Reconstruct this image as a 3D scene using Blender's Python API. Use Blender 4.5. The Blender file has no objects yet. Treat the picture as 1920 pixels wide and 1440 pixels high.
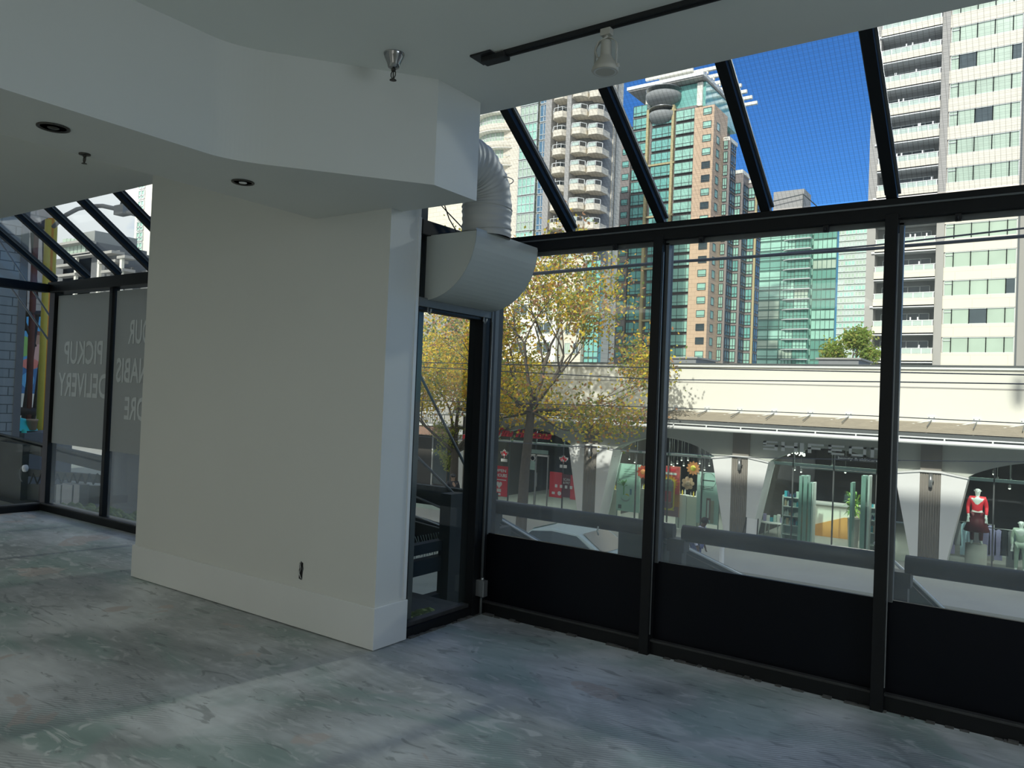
import bpy, bmesh, math, random
from mathutils import Vector, Matrix
random.seed(7)
COL = bpy.context.scene.collection
PI = math.pi

# ------------------------------------------------------------------ camera model
FPX = 1439.84; YAW, PITCH, ROLL = .60773, .01621, .03997
CAM = Vector((0, 0, 1.5))
_f = Vector((-math.sin(YAW)*math.cos(PITCH), math.cos(YAW)*math.cos(PITCH), math.sin(PITCH)))
_r = Vector((math.cos(YAW), math.sin(YAW), 0)); _u = _r.cross(_f)
_R = _r*math.cos(ROLL)+_u*math.sin(ROLL); _U = -_r*math.sin(ROLL)+_u*math.cos(ROLL)
def P(x, y, ax, val):
    """where the sight line measured in the photograph meets a real plane of the place"""
    d = _R*(x-960) - _U*(y-720) + _f*FPX
    a = 'XYZ'.index(ax)
    return CAM + d*((val-CAM[a])/d[a])

# ------------------------------------------------------------------ materials
def new_mat(name):
    m = bpy.data.materials.new(name); m.use_nodes = True
    nt = m.node_tree; nt.nodes.clear()
    out = nt.nodes.new('ShaderNodeOutputMaterial')
    return m, nt, out
def N(nt, kind, **kw):
    n = nt.nodes.new(kind)
    for k, v in kw.items():
        if k.startswith('i_'): n.inputs[k[2:].replace('_', ' ')].default_value = v
        else: setattr(n, k, v)
    return n
def c4(c): return (c[0], c[1], c[2], 1)
def S(r, g, b):
    def l(v):
        v /= 255
        return v/12.92 if v <= .04045 else ((v+.055)/1.055)**2.4
    return (l(r), l(g), l(b))
def mat(name, col, rough=.6, metal=0, var=.08, scale=6, bump=0, spec=.5, emit=None, es=1):
    m, nt, out = new_mat(name)
    b = N(nt, 'ShaderNodeBsdfPrincipled'); nt.links.new(b.outputs[0], out.inputs[0])
    b.inputs['Roughness'].default_value = rough; b.inputs['Metallic'].default_value = metal
    b.inputs['Specular IOR Level'].default_value = spec
    if var > 0:
        tc = N(nt, 'ShaderNodeTexCoord'); no = N(nt, 'ShaderNodeTexNoise'); no.inputs['Scale'].default_value = scale
        no.inputs['Detail'].default_value = 5
        nt.links.new(tc.outputs['Object'], no.inputs['Vector'])
        mx = N(nt, 'ShaderNodeMix', data_type='RGBA')
        mx.inputs[6].default_value = c4([max(0, v*(1-var)) for v in col]); mx.inputs[7].default_value = c4([min(1, v*(1+var)) for v in col])
        nt.links.new(no.outputs['Fac'], mx.inputs[0]); nt.links.new(mx.outputs[2], b.inputs['Base Color'])
        if bump:
            bp = N(nt, 'ShaderNodeBump'); bp.inputs['Strength'].default_value = bump; bp.inputs['Distance'].default_value = .01
            nt.links.new(no.outputs['Fac'], bp.inputs['Height']); nt.links.new(bp.outputs[0], b.inputs['Normal'])
    else: b.inputs['Base Color'].default_value = c4(col)
    if emit: b.inputs['Emission Color'].default_value = c4(emit); b.inputs['Emission Strength'].default_value = es
    return m
def glass_mat(name, tint=(.93, .96, .95), haze=.04, gloss=.06, net=None, dirt=.0, hazecol=(.75, .82, .8)):
    m, nt, out = new_mat(name)
    tr = N(nt, 'ShaderNodeBsdfTransparent'); tr.inputs[0].default_value = c4(tint)
    gl = N(nt, 'ShaderNodeBsdfGlossy'); gl.inputs['Roughness'].default_value = .02
    lw = N(nt, 'ShaderNodeLayerWeight'); lw.inputs[0].default_value = .5
    pw_ = N(nt, 'ShaderNodeMath', operation='POWER'); pw_.inputs[1].default_value = 5; nt.links.new(lw.outputs['Facing'], pw_.inputs[0])
    fr = N(nt, 'ShaderNodeMath', operation='MULTIPLY_ADD'); fr.inputs[1].default_value = .8; fr.inputs[2].default_value = .03; nt.links.new(pw_.outputs[0], fr.inputs[0])
    m1 = N(nt, 'ShaderNodeMixShader'); nt.links.new(fr.outputs[0], m1.inputs[0]); nt.links.new(tr.outputs[0], m1.inputs[1]); nt.links.new(gl.outputs[0], m1.inputs[2])
    hz = N(nt, 'ShaderNodeBsdfTranslucent'); hz.inputs[0].default_value = c4(hazecol)
    m2 = N(nt, 'ShaderNodeMixShader'); m2.inputs[0].default_value = haze
    nt.links.new(m1.outputs[0], m2.inputs[1]); nt.links.new(hz.outputs[0], m2.inputs[2])
    tc = N(nt, 'ShaderNodeTexCoord')
    if dirt:
        no = N(nt, 'ShaderNodeTexNoise'); no.inputs['Scale'].default_value = 2.2; no.inputs['Detail'].default_value = 6
        nt.links.new(tc.outputs['Object'], no.inputs['Vector'])
        sep = N(nt, 'ShaderNodeSeparateXYZ'); nt.links.new(tc.outputs['Object'], sep.inputs[0])
        mr = N(nt, 'ShaderNodeMapRange'); mr.inputs['From Min'].default_value = 1.15; mr.inputs['From Max'].default_value = .0
        mr.inputs['To Min'].default_value = 0; mr.inputs['To Max'].default_value = dirt
        nt.links.new(sep.outputs[2], mr.inputs[0])
        mm = N(nt, 'ShaderNodeMath', operation='MULTIPLY'); nt.links.new(mr.outputs[0], mm.inputs[0]); nt.links.new(no.outputs['Fac'], mm.inputs[1])
        ad = N(nt, 'ShaderNodeMath', operation='ADD'); ad.inputs[1].default_value = haze; nt.links.new(mm.outputs[0], ad.inputs[0])
        nt.links.new(ad.outputs[0], m2.inputs[0])
    last = m2
    if net:
        br = N(nt, 'ShaderNodeTexBrick'); br.offset = 0; br.squash = 1
        br.inputs['Scale'].default_value = 1; br.inputs['Mortar Size'].default_value = .0011; br.inputs['Mortar Smooth'].default_value = 0
        br.inputs['Brick Width'].default_value = net; br.inputs['Row Height'].default_value = net; br.inputs['Bias'].default_value = 0
        nt.links.new(tc.outputs['Object'], br.inputs['Vector'])
        df = N(nt, 'ShaderNodeBsdfDiffuse'); df.inputs[0].default_value = (.12, .13, .14, 1)
        m3 = N(nt, 'ShaderNodeMixShader'); mu = N(nt, 'ShaderNodeMath', operation='MULTIPLY'); mu.inputs[1].default_value = .2
        nt.links.new(br.outputs['Fac'], mu.inputs[0]); nt.links.new(mu.outputs[0], m3.inputs[0])
        nt.links.new(m2.outputs[0], m3.inputs[1]); nt.links.new(df.outputs[0], m3.inputs[2]); last = m3
    nt.links.new(last.outputs[0], out.inputs[0])
    return m

def floor_mat():
    m, nt, out = new_mat('worn_concrete')
    b = N(nt, 'ShaderNodeBsdfPrincipled'); nt.links.new(b.outputs[0], out.inputs[0])
    tc = N(nt, 'ShaderNodeTexCoord')
    def noise(s, d=8, dist=0, vec=None, sc=None):
        n = N(nt, 'ShaderNodeTexNoise'); n.inputs['Scale'].default_value = s; n.inputs['Detail'].default_value = d; n.inputs['Distortion'].default_value = dist
        if sc or vec:
            mp = N(nt, 'ShaderNodeMapping'); mp.inputs['Scale'].default_value = sc or (1, 1, 1); mp.inputs['Rotation'].default_value = vec or (0, 0, 0)
            nt.links.new(tc.outputs['Object'], mp.inputs[0]); nt.links.new(mp.outputs[0], n.inputs['Vector'])
        else: nt.links.new(tc.outputs['Object'], n.inputs['Vector'])
        return n
    def ramp(src, stops):
        r = N(nt, 'ShaderNodeValToRGB'); e = r.color_ramp.elements
        e[0].position, e[0].color = stops[0][0], c4(stops[0][1]); e[1].position, e[1].color = stops[1][0], c4(stops[1][1])
        for p, c in stops[2:]:
            x = e.new(p); x.color = c4(c)
        nt.links.new(src, r.inputs[0]); return r
    def mix(f, a, bb, kind='MIX'):
        x = N(nt, 'ShaderNodeMix', data_type='RGBA', blend_type=kind)
        if isinstance(f, float): x.inputs[0].default_value = f
        else: nt.links.new(f, x.inputs[0])
        for i, v in ((6, a), (7, bb)):
            if isinstance(v, tuple): x.inputs[i].default_value = c4(v)
            else: nt.links.new(v, x.inputs[i])
        return x.outputs[2]
    n1 = noise(.8, 12, .9); base = ramp(n1.outputs['Fac'], [(.36, (.27, .3, .29)), (.64, (.76, .79, .79)), (.5, (.5, .525, .525))])
    # trowel streaks
    n2 = noise(2.0, 12, 1.8, (0, 0, .45), (1, 4.5, 1)); st = ramp(n2.outputs['Fac'], [(.38, (0, 0, 0)), (.62, (1, 1, 1))])
    c = mix(.26, base.outputs[0], mix(st.outputs[0], (.17, .19, .19), (.5, .53, .53)))
    # green old paint and pinkish patches
    n3 = noise(.75, 6, 1.5, None, (1, 1.4, 1)); g = ramp(n3.outputs['Fac'], [(.49, (0, 0, 0)), (.6, (.85, .85, .85))])
    c = mix(g.outputs[0], c, mix(.5, c, (.17, .32, .27)))
    n4 = noise(1.5, 4, .5, (0, 0, 1)); pk = ramp(n4.outputs['Fac'], [(.645, (0, 0, 0)), (.66, (.75, .75, .75))])
    c = mix(pk.outputs[0], c, (.52, .45, .41))
    # fine white scuffs, dark scratches
    n5 = noise(4.5, 12, 1.6, (0, 0, .9), (1, 2.2, 1)); wv = ramp(n5.outputs['Fac'], [(.56, (0, 0, 0)), (.66, (.6, .6, .6))])
    c = mix(wv.outputs[0], c, (.62, .64, .63))
    n6 = noise(3.5, 12, 2.2, (0, 0, .3), (1, 3, 1)); dk = ramp(n6.outputs['Fac'], [(.33, (.45, .45, .45)), (.39, (0, 0, 0))])
    c = mix(dk.outputs[0], c, (.1, .11, .11))
    # comb-like glue ridges in patches
    w = N(nt, 'ShaderNodeTexWave'); w.inputs['Scale'].default_value = 16; w.inputs['Distortion'].default_value = 3.5; w.inputs['Detail'].default_value = 2; w.inputs['Detail Scale'].default_value = 1.2
    mp = N(nt, 'ShaderNodeMapping'); mp.inputs['Rotation'].default_value = (0, 0, 1.1); nt.links.new(tc.outputs['Object'], mp.inputs[0]); nt.links.new(mp.outputs[0], w.inputs['Vector'])
    n7 = noise(1.1, 3, 1); msk = ramp(n7.outputs['Fac'], [(.5, (0, 0, 0)), (.58, (.5, .5, .5))])
    wm = N(nt, 'ShaderNodeMath', operation='MULTIPLY'); nt.links.new(w.outputs['Fac'], wm.inputs[0]); nt.links.new(msk.outputs[0], wm.inputs[1])
    c = mix(wm.outputs[0], c, (.17, .18, .18))
    nt.links.new(c, b.inputs['Base Color']); b.inputs['Roughness'].default_value = .55
    bp = N(nt, 'ShaderNodeBump'); bp.inputs['Strength'].default_value = .25; bp.inputs['Distance'].default_value = .004
    nt.links.new(n5.outputs['Fac'], bp.inputs['Height']); nt.links.new(bp.outputs[0], b.inputs['Normal'])
    return m

def brick_mat(name, c1, c2, mort, w, h, ms=.01, axes='xz', rough=.8):
    m, nt, out = new_mat(name)
    b = N(nt, 'ShaderNodeBsdfPrincipled'); nt.links.new(b.outputs[0], out.inputs[0]); b.inputs['Roughness'].default_value = rough
    tc = N(nt, 'ShaderNodeTexCoord'); sp = N(nt, 'ShaderNodeSeparateXYZ'); cb = N(nt, 'ShaderNodeCombineXYZ')
    nt.links.new(tc.outputs['Object'], sp.inputs[0])
    nt.links.new(sp.outputs['xyz'.index(axes[0])], cb.inputs[0]); nt.links.new(sp.outputs['xyz'.index(axes[1])], cb.inputs[1])
    br = N(nt, 'ShaderNodeTexBrick'); br.inputs['Scale'].default_value = 1
    br.inputs['Color1'].default_value = c4(c1); br.inputs['Color2'].default_value = c4(c2); br.inputs['Mortar'].default_value = c4(mort)
    br.inputs['Brick Width'].default_value = w; br.inputs['Row Height'].default_value = h; br.inputs['Mortar Size'].default_value = ms
    nt.links.new(cb.outputs[0], br.inputs['Vector']); nt.links.new(br.outputs[0], b.inputs['Base Color'])
    return m

M = {}
M['paint'] = mat('white_wall_paint', (.69, .705, .675), .55, var=.02, scale=2)
M['ceil'] = mat('ceiling_paint', (.8, .82, .78), .7, var=.02, scale=1.5)
M['trim'] = mat('satin_trim_paint', (.76, .78, .77), .35, var=.02)
M['floor'] = floor_mat()
M['frame'] = mat('black_aluminium', (.007, .008, .009), .45, var=.2, scale=12, spec=.3)
M['gasket'] = mat('grey_glazing_bead', (.11, .12, .12), .45, var=.15, scale=20)
M['spandrel'] = mat('black_panel', (.005, .006, .009), .35, var=.2, scale=2, spec=.15)
M['dirtyfr'] = mat('dusty_black_sill', (.035, .036, .036), .7, var=.6, scale=14)
M['grit'] = mat('gritty_joint', (.1, .1, .095), .95, var=.7, scale=22)
M['glass'] = glass_mat('window_glass', haze=.014, dirt=.17)
M['sideglass'] = glass_mat('grimy_glass', tint=(.92, .95, .93), haze=.008, dirt=.05, hazecol=(.5, .6, .55))
M['roofglass'] = glass_mat('wired_roof_glass', tint=(.9, .93, .95), haze=.01, net=.022)
M['film'] = mat('grey_vinyl_film', (.24, .26, .27), .5, var=.04)
def film_mat(name, col, t):
    m, nt, out = new_mat(name)
    d = N(nt, 'ShaderNodeBsdfDiffuse'); d.inputs[0].default_value = c4(col)
    tl = N(nt, 'ShaderNodeBsdfTranslucent'); tl.inputs[0].default_value = c4(col)
    mx = N(nt, 'ShaderNodeMixShader'); mx.inputs[0].default_value = t
    nt.links.new(d.outputs[0], mx.inputs[1]); nt.links.new(tl.outputs[0], mx.inputs[2]); nt.links.new(mx.outputs[0], out.inputs[0]); return m
M['film'] = film_mat('grey_vinyl_film', (.52, .55, .56), .12)
M['filmtext'] = film_mat('pale_vinyl_letters', (.74, .78, .79), .02)
M['steel'] = mat('galvanised_steel', (.45, .46, .46), .35, .8, var=.1)
M['bronze'] = mat('dull_bronze', (.09, .085, .075), .4, .8, var=.2, scale=30)
M['chrome'] = mat('chrome', (.35, .35, .35), .12, 1, var=.05)
M['lampwhite'] = mat('off_white_enamel', (.55, .53, .47), .4, var=.05)
M['lens'] = mat('frosted_lamp_face', (.85, .85, .83), .2, var=.03)
M['blackm'] = mat('matt_black', (.01, .011, .013), .5, var=.1)
M['dark'] = mat('dark_hole', (.01, .01, .01), .9, var=.3, scale=30)
M['hood'] = mat('painted_sheet_metal', (.5, .53, .5), .35, var=.03, scale=3)
M['duct'] = mat('painted_flexible_duct', (.5, .5, .47), .5, var=.06, scale=4)
M['cream'] = mat('cream_render', (.83, .81, .72), .85, var=.03, scale=.6)  # cream is the render's own colour
M['creamA'] = brick_mat('cream_stone_panels', (.72, .66, .54), (.76, .70, .58), (.5, .45, .37), 1.6, .75, .03)
M['white'] = mat('white_paint', (.82, .83, .82), .5, var=.03)
M['greycon'] = mat('grey_concrete', (.36, .35, .33), .85, var=.08, scale=.7)
M['darkcon'] = mat('dark_grey_concrete', (.16, .165, .17), .85, var=.1, scale=.5)
M['asphalt'] = mat('asphalt', (.2, .235, .215), .8, var=.2, scale=1.5)
M['pave'] = mat('pavement', (.42, .43, .41), .85, var=.12, scale=.8)
M['roadpaint'] = mat('road_marking', (.75, .76, .7), .8, var=.2, scale=3)
M['roof'] = mat('roof_membrane', (.25, .26, .27), .8, var=.1)
M['slat'] = mat('weathered_wood_slats', (.42, .37, .29), .8, var=.2, scale=3)
M['flute'] = mat('bronze_fluted_stone', (.27, .25, .22), .7, var=.12, scale=3)
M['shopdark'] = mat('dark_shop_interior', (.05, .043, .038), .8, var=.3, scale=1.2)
M['shopgrey'] = mat('shadowed_fascia', (.52, .55, .5), .8, var=.06)  # cream wall greyed in its colour for the shade under the awning
M['shopglass'] = glass_mat('shop_glass', tint=(.82, .9, .87), haze=.0, gloss=.1)
M['tealframe'] = mat('pale_green_glass_edge', (.35, .5, .46), .25, var=.05)
M['teal'] = mat('teal_tower_glass', (.2, .5, .44), .2, 0, var=.35, scale=.35, spec=.8)
M['teal2'] = mat('pale_teal_glass', (.36, .64, .52), .25, 0, var=.35, scale=.3, spec=.8)
M['tealD'] = mat('green_curtain_glass', (.17, .38, .31), .15, 0, var=.3, scale=.12, spec=.9)
M['blueg'] = mat('blue_tower_glass', (.12, .24, .36), .1, 0, var=.3, scale=.3, spec=1)
M['paleg'] = mat('pale_window_glass', (.45, .56, .45), .2, 0, var=.25, scale=.4, spec=.7)
M['darkg'] = mat('dark_window_glass', (.06, .085, .095), .12, 0, var=.5, scale=.5, spec=.8)
M['darkgreen'] = mat('dark_green_frame', (.09, .17, .14), .5, var=.05)
M['mull'] = mat('bronze_mullion', (.09, .10, .10), .5, var=.1)
M['mullw'] = mat('pale_mullion', (.6, .63, .62), .5, var=.05)
M['brownst'] = brick_mat('brown_stone_panels', (.62, .45, .31), (.66, .48, .33), (.45, .32, .22), 1.5, .9, .03)
M['brownsh'] = mat('brown_grey_band', (.27, .235, .215), .7, var=.1)
M['ochre'] = mat('ochre_frame', (.5, .42, .22), .7, var=.08)
M['pilaster'] = mat('grey_pilaster', (.40, .385, .36), .85, var=.05)
M['recess'] = mat('balcony_recess_wall', (.3, .31, .3), .85, var=.06)
M['rail'] = mat('white_railing', (.8, .82, .8), .4, var=.02)
M['railg'] = mat('pale_railing_glass', (.5, .6, .54), .2, 0, var=.1, spec=.7)
M['deckwood'] = mat('dark_stained_timber', (.016, .021, .019), .8, var=.4, scale=5)
M['guard'] = mat('dark_green_guard_rail', (.013, .018, .017), .45, var=.5, scale=9)
M['canopy'] = mat('green_grey_canopy', (.06, .085, .078), .45, var=.3, scale=3)
M['wire'] = mat('overhead_cable', (.08, .09, .12), .6, var=0)
M['block'] = brick_mat('painted_grey_block', (.27, .3, .31), (.3, .33, .34), (.1, .115, .12), .62, .21, .012, 'yz')
M['blocklt'] = brick_mat('light_grey_block', (.42, .4, .38), (.46, .43, .41), (.3, .29, .28), 1.6, .9, .03, 'yz')
M['moss'] = mat('moss', (.13, .17, .04), .95, var=.6, scale=20, bump=.6)
M['bark'] = mat('tree_bark', (.13, .11, .09), .9, var=.3, scale=9)
M['red'] = mat('bright_red', (.75, .03, .05), .4, var=.05)
M['yellow'] = mat('yellow_paint', (.8, .62, .08), .5, var=.1)
M['orange'] = mat('orange_paint', (.8, .33, .03), .5, var=.1)
M['rust'] = mat('dark_red_paint', (.2, .06, .045), .6, var=.2)
M['skin'] = mat('skin', (.5, .32, .23), .6, var=.05)
M['skin2'] = mat('deep_brown_skin', (.09, .05, .035), .6, var=.05)

# ------------------------------------------------------------------ mesh building
class MB:
    def __init__(s): s.v = []; s.f = []; s.m = []; s.mats = []; s.sm = []
    def mi(s, m):
        if m not in s.mats: s.mats.append(m)
        return s.mats.index(m)
    def poly(s, pts, m, smooth=False):
        b = len(s.v); s.v += [tuple(p) for p in pts]; s.f.append(list(range(b, b+len(pts)))); s.m.append(s.mi(m)); s.sm.append(smooth)
    def box(s, x0, x1, y0, y1, z0, z1, m, T=None):
        b = len(s.v)
        pts = [(x0, y0, z0), (x1, y0, z0), (x1, y1, z0), (x0, y1, z0), (x0, y0, z1), (x1, y0, z1), (x1, y1, z1), (x0, y1, z1)]
        if T is not None: pts = [tuple(T @ Vector(p)) for p in pts]
        s.v += pts; k = s.mi(m)
        for f in ((0, 3, 2, 1), (4, 5, 6, 7), (0, 1, 5, 4), (1, 2, 6, 5), (2, 3, 7, 6), (3, 0, 4, 7)):
            s.f.append([b+i for i in f]); s.m.append(k); s.sm.append(False)
        return s
    def prism(s, pts2, lo, hi, m, ax='z', smooth=False):
        """extrude a 2-D outline along an axis"""
        def mk(p, t): return {'z': (p[0], p[1], t), 'y': (p[0], t, p[1]), 'x': (t, p[0], p[1])}[ax]
        b = len(s.v); n = len(pts2); k = s.mi(m)
        s.v += [mk(p, lo) for p in pts2]+[mk(p, hi) for p in pts2]
        s.f.append([b+i for i in range(n)][::-1]); s.m.append(k); s.sm.append(False)
        s.f.append([b+n+i for i in range(n)]); s.m.append(k); s.sm.append(False)
        for i in range(n):
            j = (i+1) % n; s.f.append([b+i, b+j, b+n+j, b+n+i]); s.m.append(k); s.sm.append(smooth)
        return s
    def tube(s, path, r, m, n=8, cap=True):
        path = [Vector(p) for p in path]; rr = r if isinstance(r, (list, tuple)) else [r]*len(path)
        b = len(s.v); k = s.mi(m); ref = None
        for i, p in enumerate(path):
            d = (path[min(i+1, len(path)-1)]-path[max(i-1, 0)]).normalized()
            if ref is None: ref = Vector((0, 0, 1)) if abs(d.z) < .9 else Vector((1, 0, 0))
            u = (ref - d*ref.dot(d)).normalized(); ref = u; w = d.cross(u)
            for a in range(n):
                t = 2*PI*a/n; s.v.append(tuple(p+(u*math.cos(t)+w*math.sin(t))*rr[i]))
        for i in range(len(path)-1):
            for a in range(n):
                c = (a+1) % n; s.f.append([b+i*n+a, b+i*n+c, b+(i+1)*n+c, b+(i+1)*n+a]); s.m.append(k); s.sm.append(n > 5)
        if cap:
            s.f.append([b+a for a in range(n)][::-1]); s.m.append(k); s.sm.append(False)
            e = b+(len(path)-1)*n; s.f.append([e+a for a in range(n)]); s.m.append(k); s.sm.append(False)
        return s
    def lathe(s, prof, c, m, n=24, ax='z'):
        b = len(s.v); k = s.mi(m); L = len(prof)
        for (r, h) in prof:
            for a in range(n):
                t = 2*PI*a/n; q = (r*math.cos(t), r*math.sin(t), h)
                if ax == 'y': q = (q[0], q[2], q[1])
                if ax == 'x': q = (q[2], q[0], q[1])
                s.v.append((c[0]+q[0], c[1]+q[1], c[2]+q[2]))
        for i in range(L-1):
            for a in range(n):
                d = (a+1) % n; s.f.append([b+i*n+a, b+i*n+d, b+(i+1)*n+d, b+(i+1)*n+a]); s.m.append(k); s.sm.append(True)
        for i in (0, L-1):
            if prof[i][0] > 1e-4: s.f.append([b+i*n+a for a in range(n)]); s.m.append(k); s.sm.append(False)
        return s
    def disc(s, c, r, m, ax='y', n=20, sx=1):
        pts = []
        for a in range(n):
            t = 2*PI*a/n; u, w = r*sx*math.cos(t), r*math.sin(t)
            pts.append({'y': (c[0]+u, c[1], c[2]+w), 'z': (c[0]+u, c[1]+w, c[2]), 'x': (c[0], c[1]+u, c[2]+w)}[ax])
        s.poly(pts, m); return s
    def ball(s, c, r, m, n=10, sq=(1, 1, 1)):
        prof = [(r*math.sin(PI*i/n)+1e-5, -r*math.cos(PI*i/n)) for i in range(n+1)]
        b = len(s.v); s.lathe(prof, (0, 0, 0), m, n+2)
        for i in range(b, len(s.v)):
            p = s.v[i]; s.v[i] = (c[0]+p[0]*sq[0], c[1]+p[1]*sq[1], c[2]+p[2]*sq[2])
        return s
    def build(s, name, parent=None, bevel=0):
        me = bpy.data.meshes.new(name); me.from_pydata(s.v, [], s.f)
        for m in s.mats: me.materials.append(m)
        me.polygons.foreach_set('material_index', s.m); me.polygons.foreach_set('use_smooth', s.sm); me.update()
        o = bpy.data.objects.new(name, me); COL.objects.link(o)
        if parent is not None:
            o.parent = parent; o.matrix_parent_inverse = parent.matrix_world.inverted() if False else Matrix.Translation(-parent.location)
        if bevel:
            b = o.modifiers.new('bevel', 'BEVEL'); b.width = bevel; b.segments = 2; b.limit_method = 'ANGLE'
        return o
def tag(o, label=None, cat=None, group=None, kind=None):
    if label: o['label'] = label
    if cat: o['category'] = cat
    if group: o['group'] = group
    if kind: o['kind'] = kind
    return o
def thing(name, label, cat, loc=(0, 0, 0), group=None):
    o = bpy.data.objects.new(name, None); COL.objects.link(o); o.location = loc; o.empty_display_size = .05
    return tag(o, label, cat, group)
def struct(name, loc=(0, 0, 0), label=None, cat=None):
    o = bpy.data.objects.new(name, None); COL.objects.link(o); o.location = loc; o.empty_display_size = .05
    return tag(o, label, cat, kind='structure')
def kids(o): return [c for c in COL.objects if c.parent == o]
def dup(root, dloc, label, group=None):
    ch = kids(root); r = root.copy(); COL.objects.link(r); r.location = root.location+Vector(dloc); r['label'] = label
    if group: r['group'] = group
    for c in ch:
        k = c.copy(); COL.objects.link(k); k.parent = r
        for g in kids(c):
            q = g.copy(); COL.objects.link(q); q.parent = k
    return r
def text_mb(body, size, m, depth=.02, shear=0, bold=0, spacing=1, sx=1):
    cu = bpy.data.curves.new('lettering', 'FONT'); cu.body = body; cu.size = size; cu.extrude = depth/2; cu.shear = shear; cu.offset = bold
    cu.space_character = spacing; cu.resolution_u = 3
    o = bpy.data.objects.new('tmp', cu); COL.objects.link(o)
    dg = bpy.context.evaluated_depsgraph_get(); me = bpy.data.meshes.new_from_object(o.evaluated_get(dg))
    vs = [Vector((v.co.x*sx, v.co.y, v.co.z)) for v in me.vertices]; fs = [list(p.vertices) for p in me.polygons]
    bpy.data.objects.remove(o); bpy.data.curves.remove(cu); bpy.data.meshes.remove(me)
    return vs, fs
def text_on(mb, body, m, x0, x1, z0, z1, y, depth=.02, shear=0, bold=0, mirror=False, spacing=1):
    """fit lettering into a rectangle of the plane Y=y (front towards -Y; mirrored when read from behind)"""
    vs, fs = text_mb(body, 1, m, depth, shear, bold, spacing)
    if not vs: return
    ax0, ax1 = min(v.x for v in vs), max(v.x for v in vs); ay0, ay1 = min(v.y for v in vs), max(v.y for v in vs)
    b = len(mb.v); k = mb.mi(m)
    for v in vs:
        u = (v.x-ax0)/(ax1-ax0)
        if mirror: u = 1-u
        w = (v.y-ay0)/(ay1-ay0); mb.v.append((x0+u*(x1-x0), y-v.z, z0+w*(z1-z0)))
    for f in fs: mb.f.append([b+i for i in f]); mb.m.append(k); mb.sm.append(False)
SKYG = .1; SUNE = 3.7; EXPO = 0.0; REAR = 102; SIDE = 120; EL = math.radians(29); AZ = (-.12, .993)  # AZ: horizontal travel of the sunlight
# ================================================================== THE ROOM
CZ = 3.117; YF = 4.34; XC = -3.2; SOF = 2.57
YL = 4.2; XL = P(103, 545, 'Y', YL).x            # far bay: front plane and corner
YR, YRL = 3.48, 3.42                              # where the ceiling gives way to sloping glass
HEAD = 2.55

fl = MB(); fl.prism([(-12, -5), (3.7, -5), (3.7, 4.46), (-3.3, 4.46), (-3.3, 3.5), (-5.75, 3.5), (-5.75, 4.32), (XL-.1, 4.32), (XL-.1, 3.2), (-12, 3.2)], -.25, 0, M['floor'])
tag(fl.build('floor'), 'worn grey concrete floor with trowel marks and old paint patches', kind='structure')
ce = MB(); ce.prism([(-12, -5), (3.7, -5), (3.7, YR), (-3.6, YR), (-3.6, YRL), (-12, YRL)], CZ, CZ+.25, M['ceil'])
tag(ce.build('ceiling'), 'white painted ceiling over both bays', kind='structure')
# dropped soffit with angled fascia
sof = MB()
bend = [(-3.218*(1-t)**2-6.43*t*(1-t)-3.08*t*t, 2.08*(1-t)**2+4.42*t*(1-t)+2.37*t*t) for t in [i/14 for i in range(15)]]
sof.prism([(-3.222, -5)]+bend+[(-2.605, 2.975), (-2.605, 3.332), (-3.16, 3.332), (-3.16, 3.24), (-3.815, 3.24), (-3.815, -5)], SOF, CZ, M['paint'])
tag(sof.build('trim_1'), 'dropped ceiling bulkhead with an angled fascia', kind='structure')
w = MB(); w.box(-12, 3.7, -5.2, -5, 0, CZ, M['paint']); tag(w.build('wall_back'), kind='structure')
w = MB(); w.box(3.6, 3.8, -5, 3.3, 0, CZ, M['paint']); w.box(3.17, 3.8, 3.3, 4.46, 0, CZ, M['paint']); tag(w.build('wall_right'), kind='structure')
w = MB(); w.box(-12.2, -12, -5, 3.3, 0, CZ, M['paint']); tag(w.build('wall_left'), kind='structure')
w = MB(); w.box(-12, XL-.02, 3.14, 3.3, 0, CZ, M['paint']); tag(w.build('wall_front'), kind='structure')
# the stub wall between the two bays
pw = struct('wall_pier', (-4.4, 3.37, 0), 'white boxed pier wall standing between the two glazed bays')
b = MB(); b.box(-5.72, -3.158, 3.24, 3.5, 0, CZ, M['paint']); b.box(-3.158, -3.152, 3.475, 3.5, .25, SOF, M['trim']); b.build('wall_face', pw)
b = MB(); b.box(-5.72, -3.3, 3.5, 3.72, -.3, CZ+.3, M['darkcon']); b.build('outer_wall', pw)
bb = MB(); bb.prism([(-5.735, 3.224), (-3.142, 3.224), (-3.142, 3.505), (-3.158, 3.505), (-3.158, 3.24), (-5.72, 3.24), (-5.72, 3.5), (-5.735, 3.5)], .006, .246, M['trim'])
tag(bb.build('baseboard_pier', bevel=.002), 'tall white baseboard wrapped around the pier', kind='structure')

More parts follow.
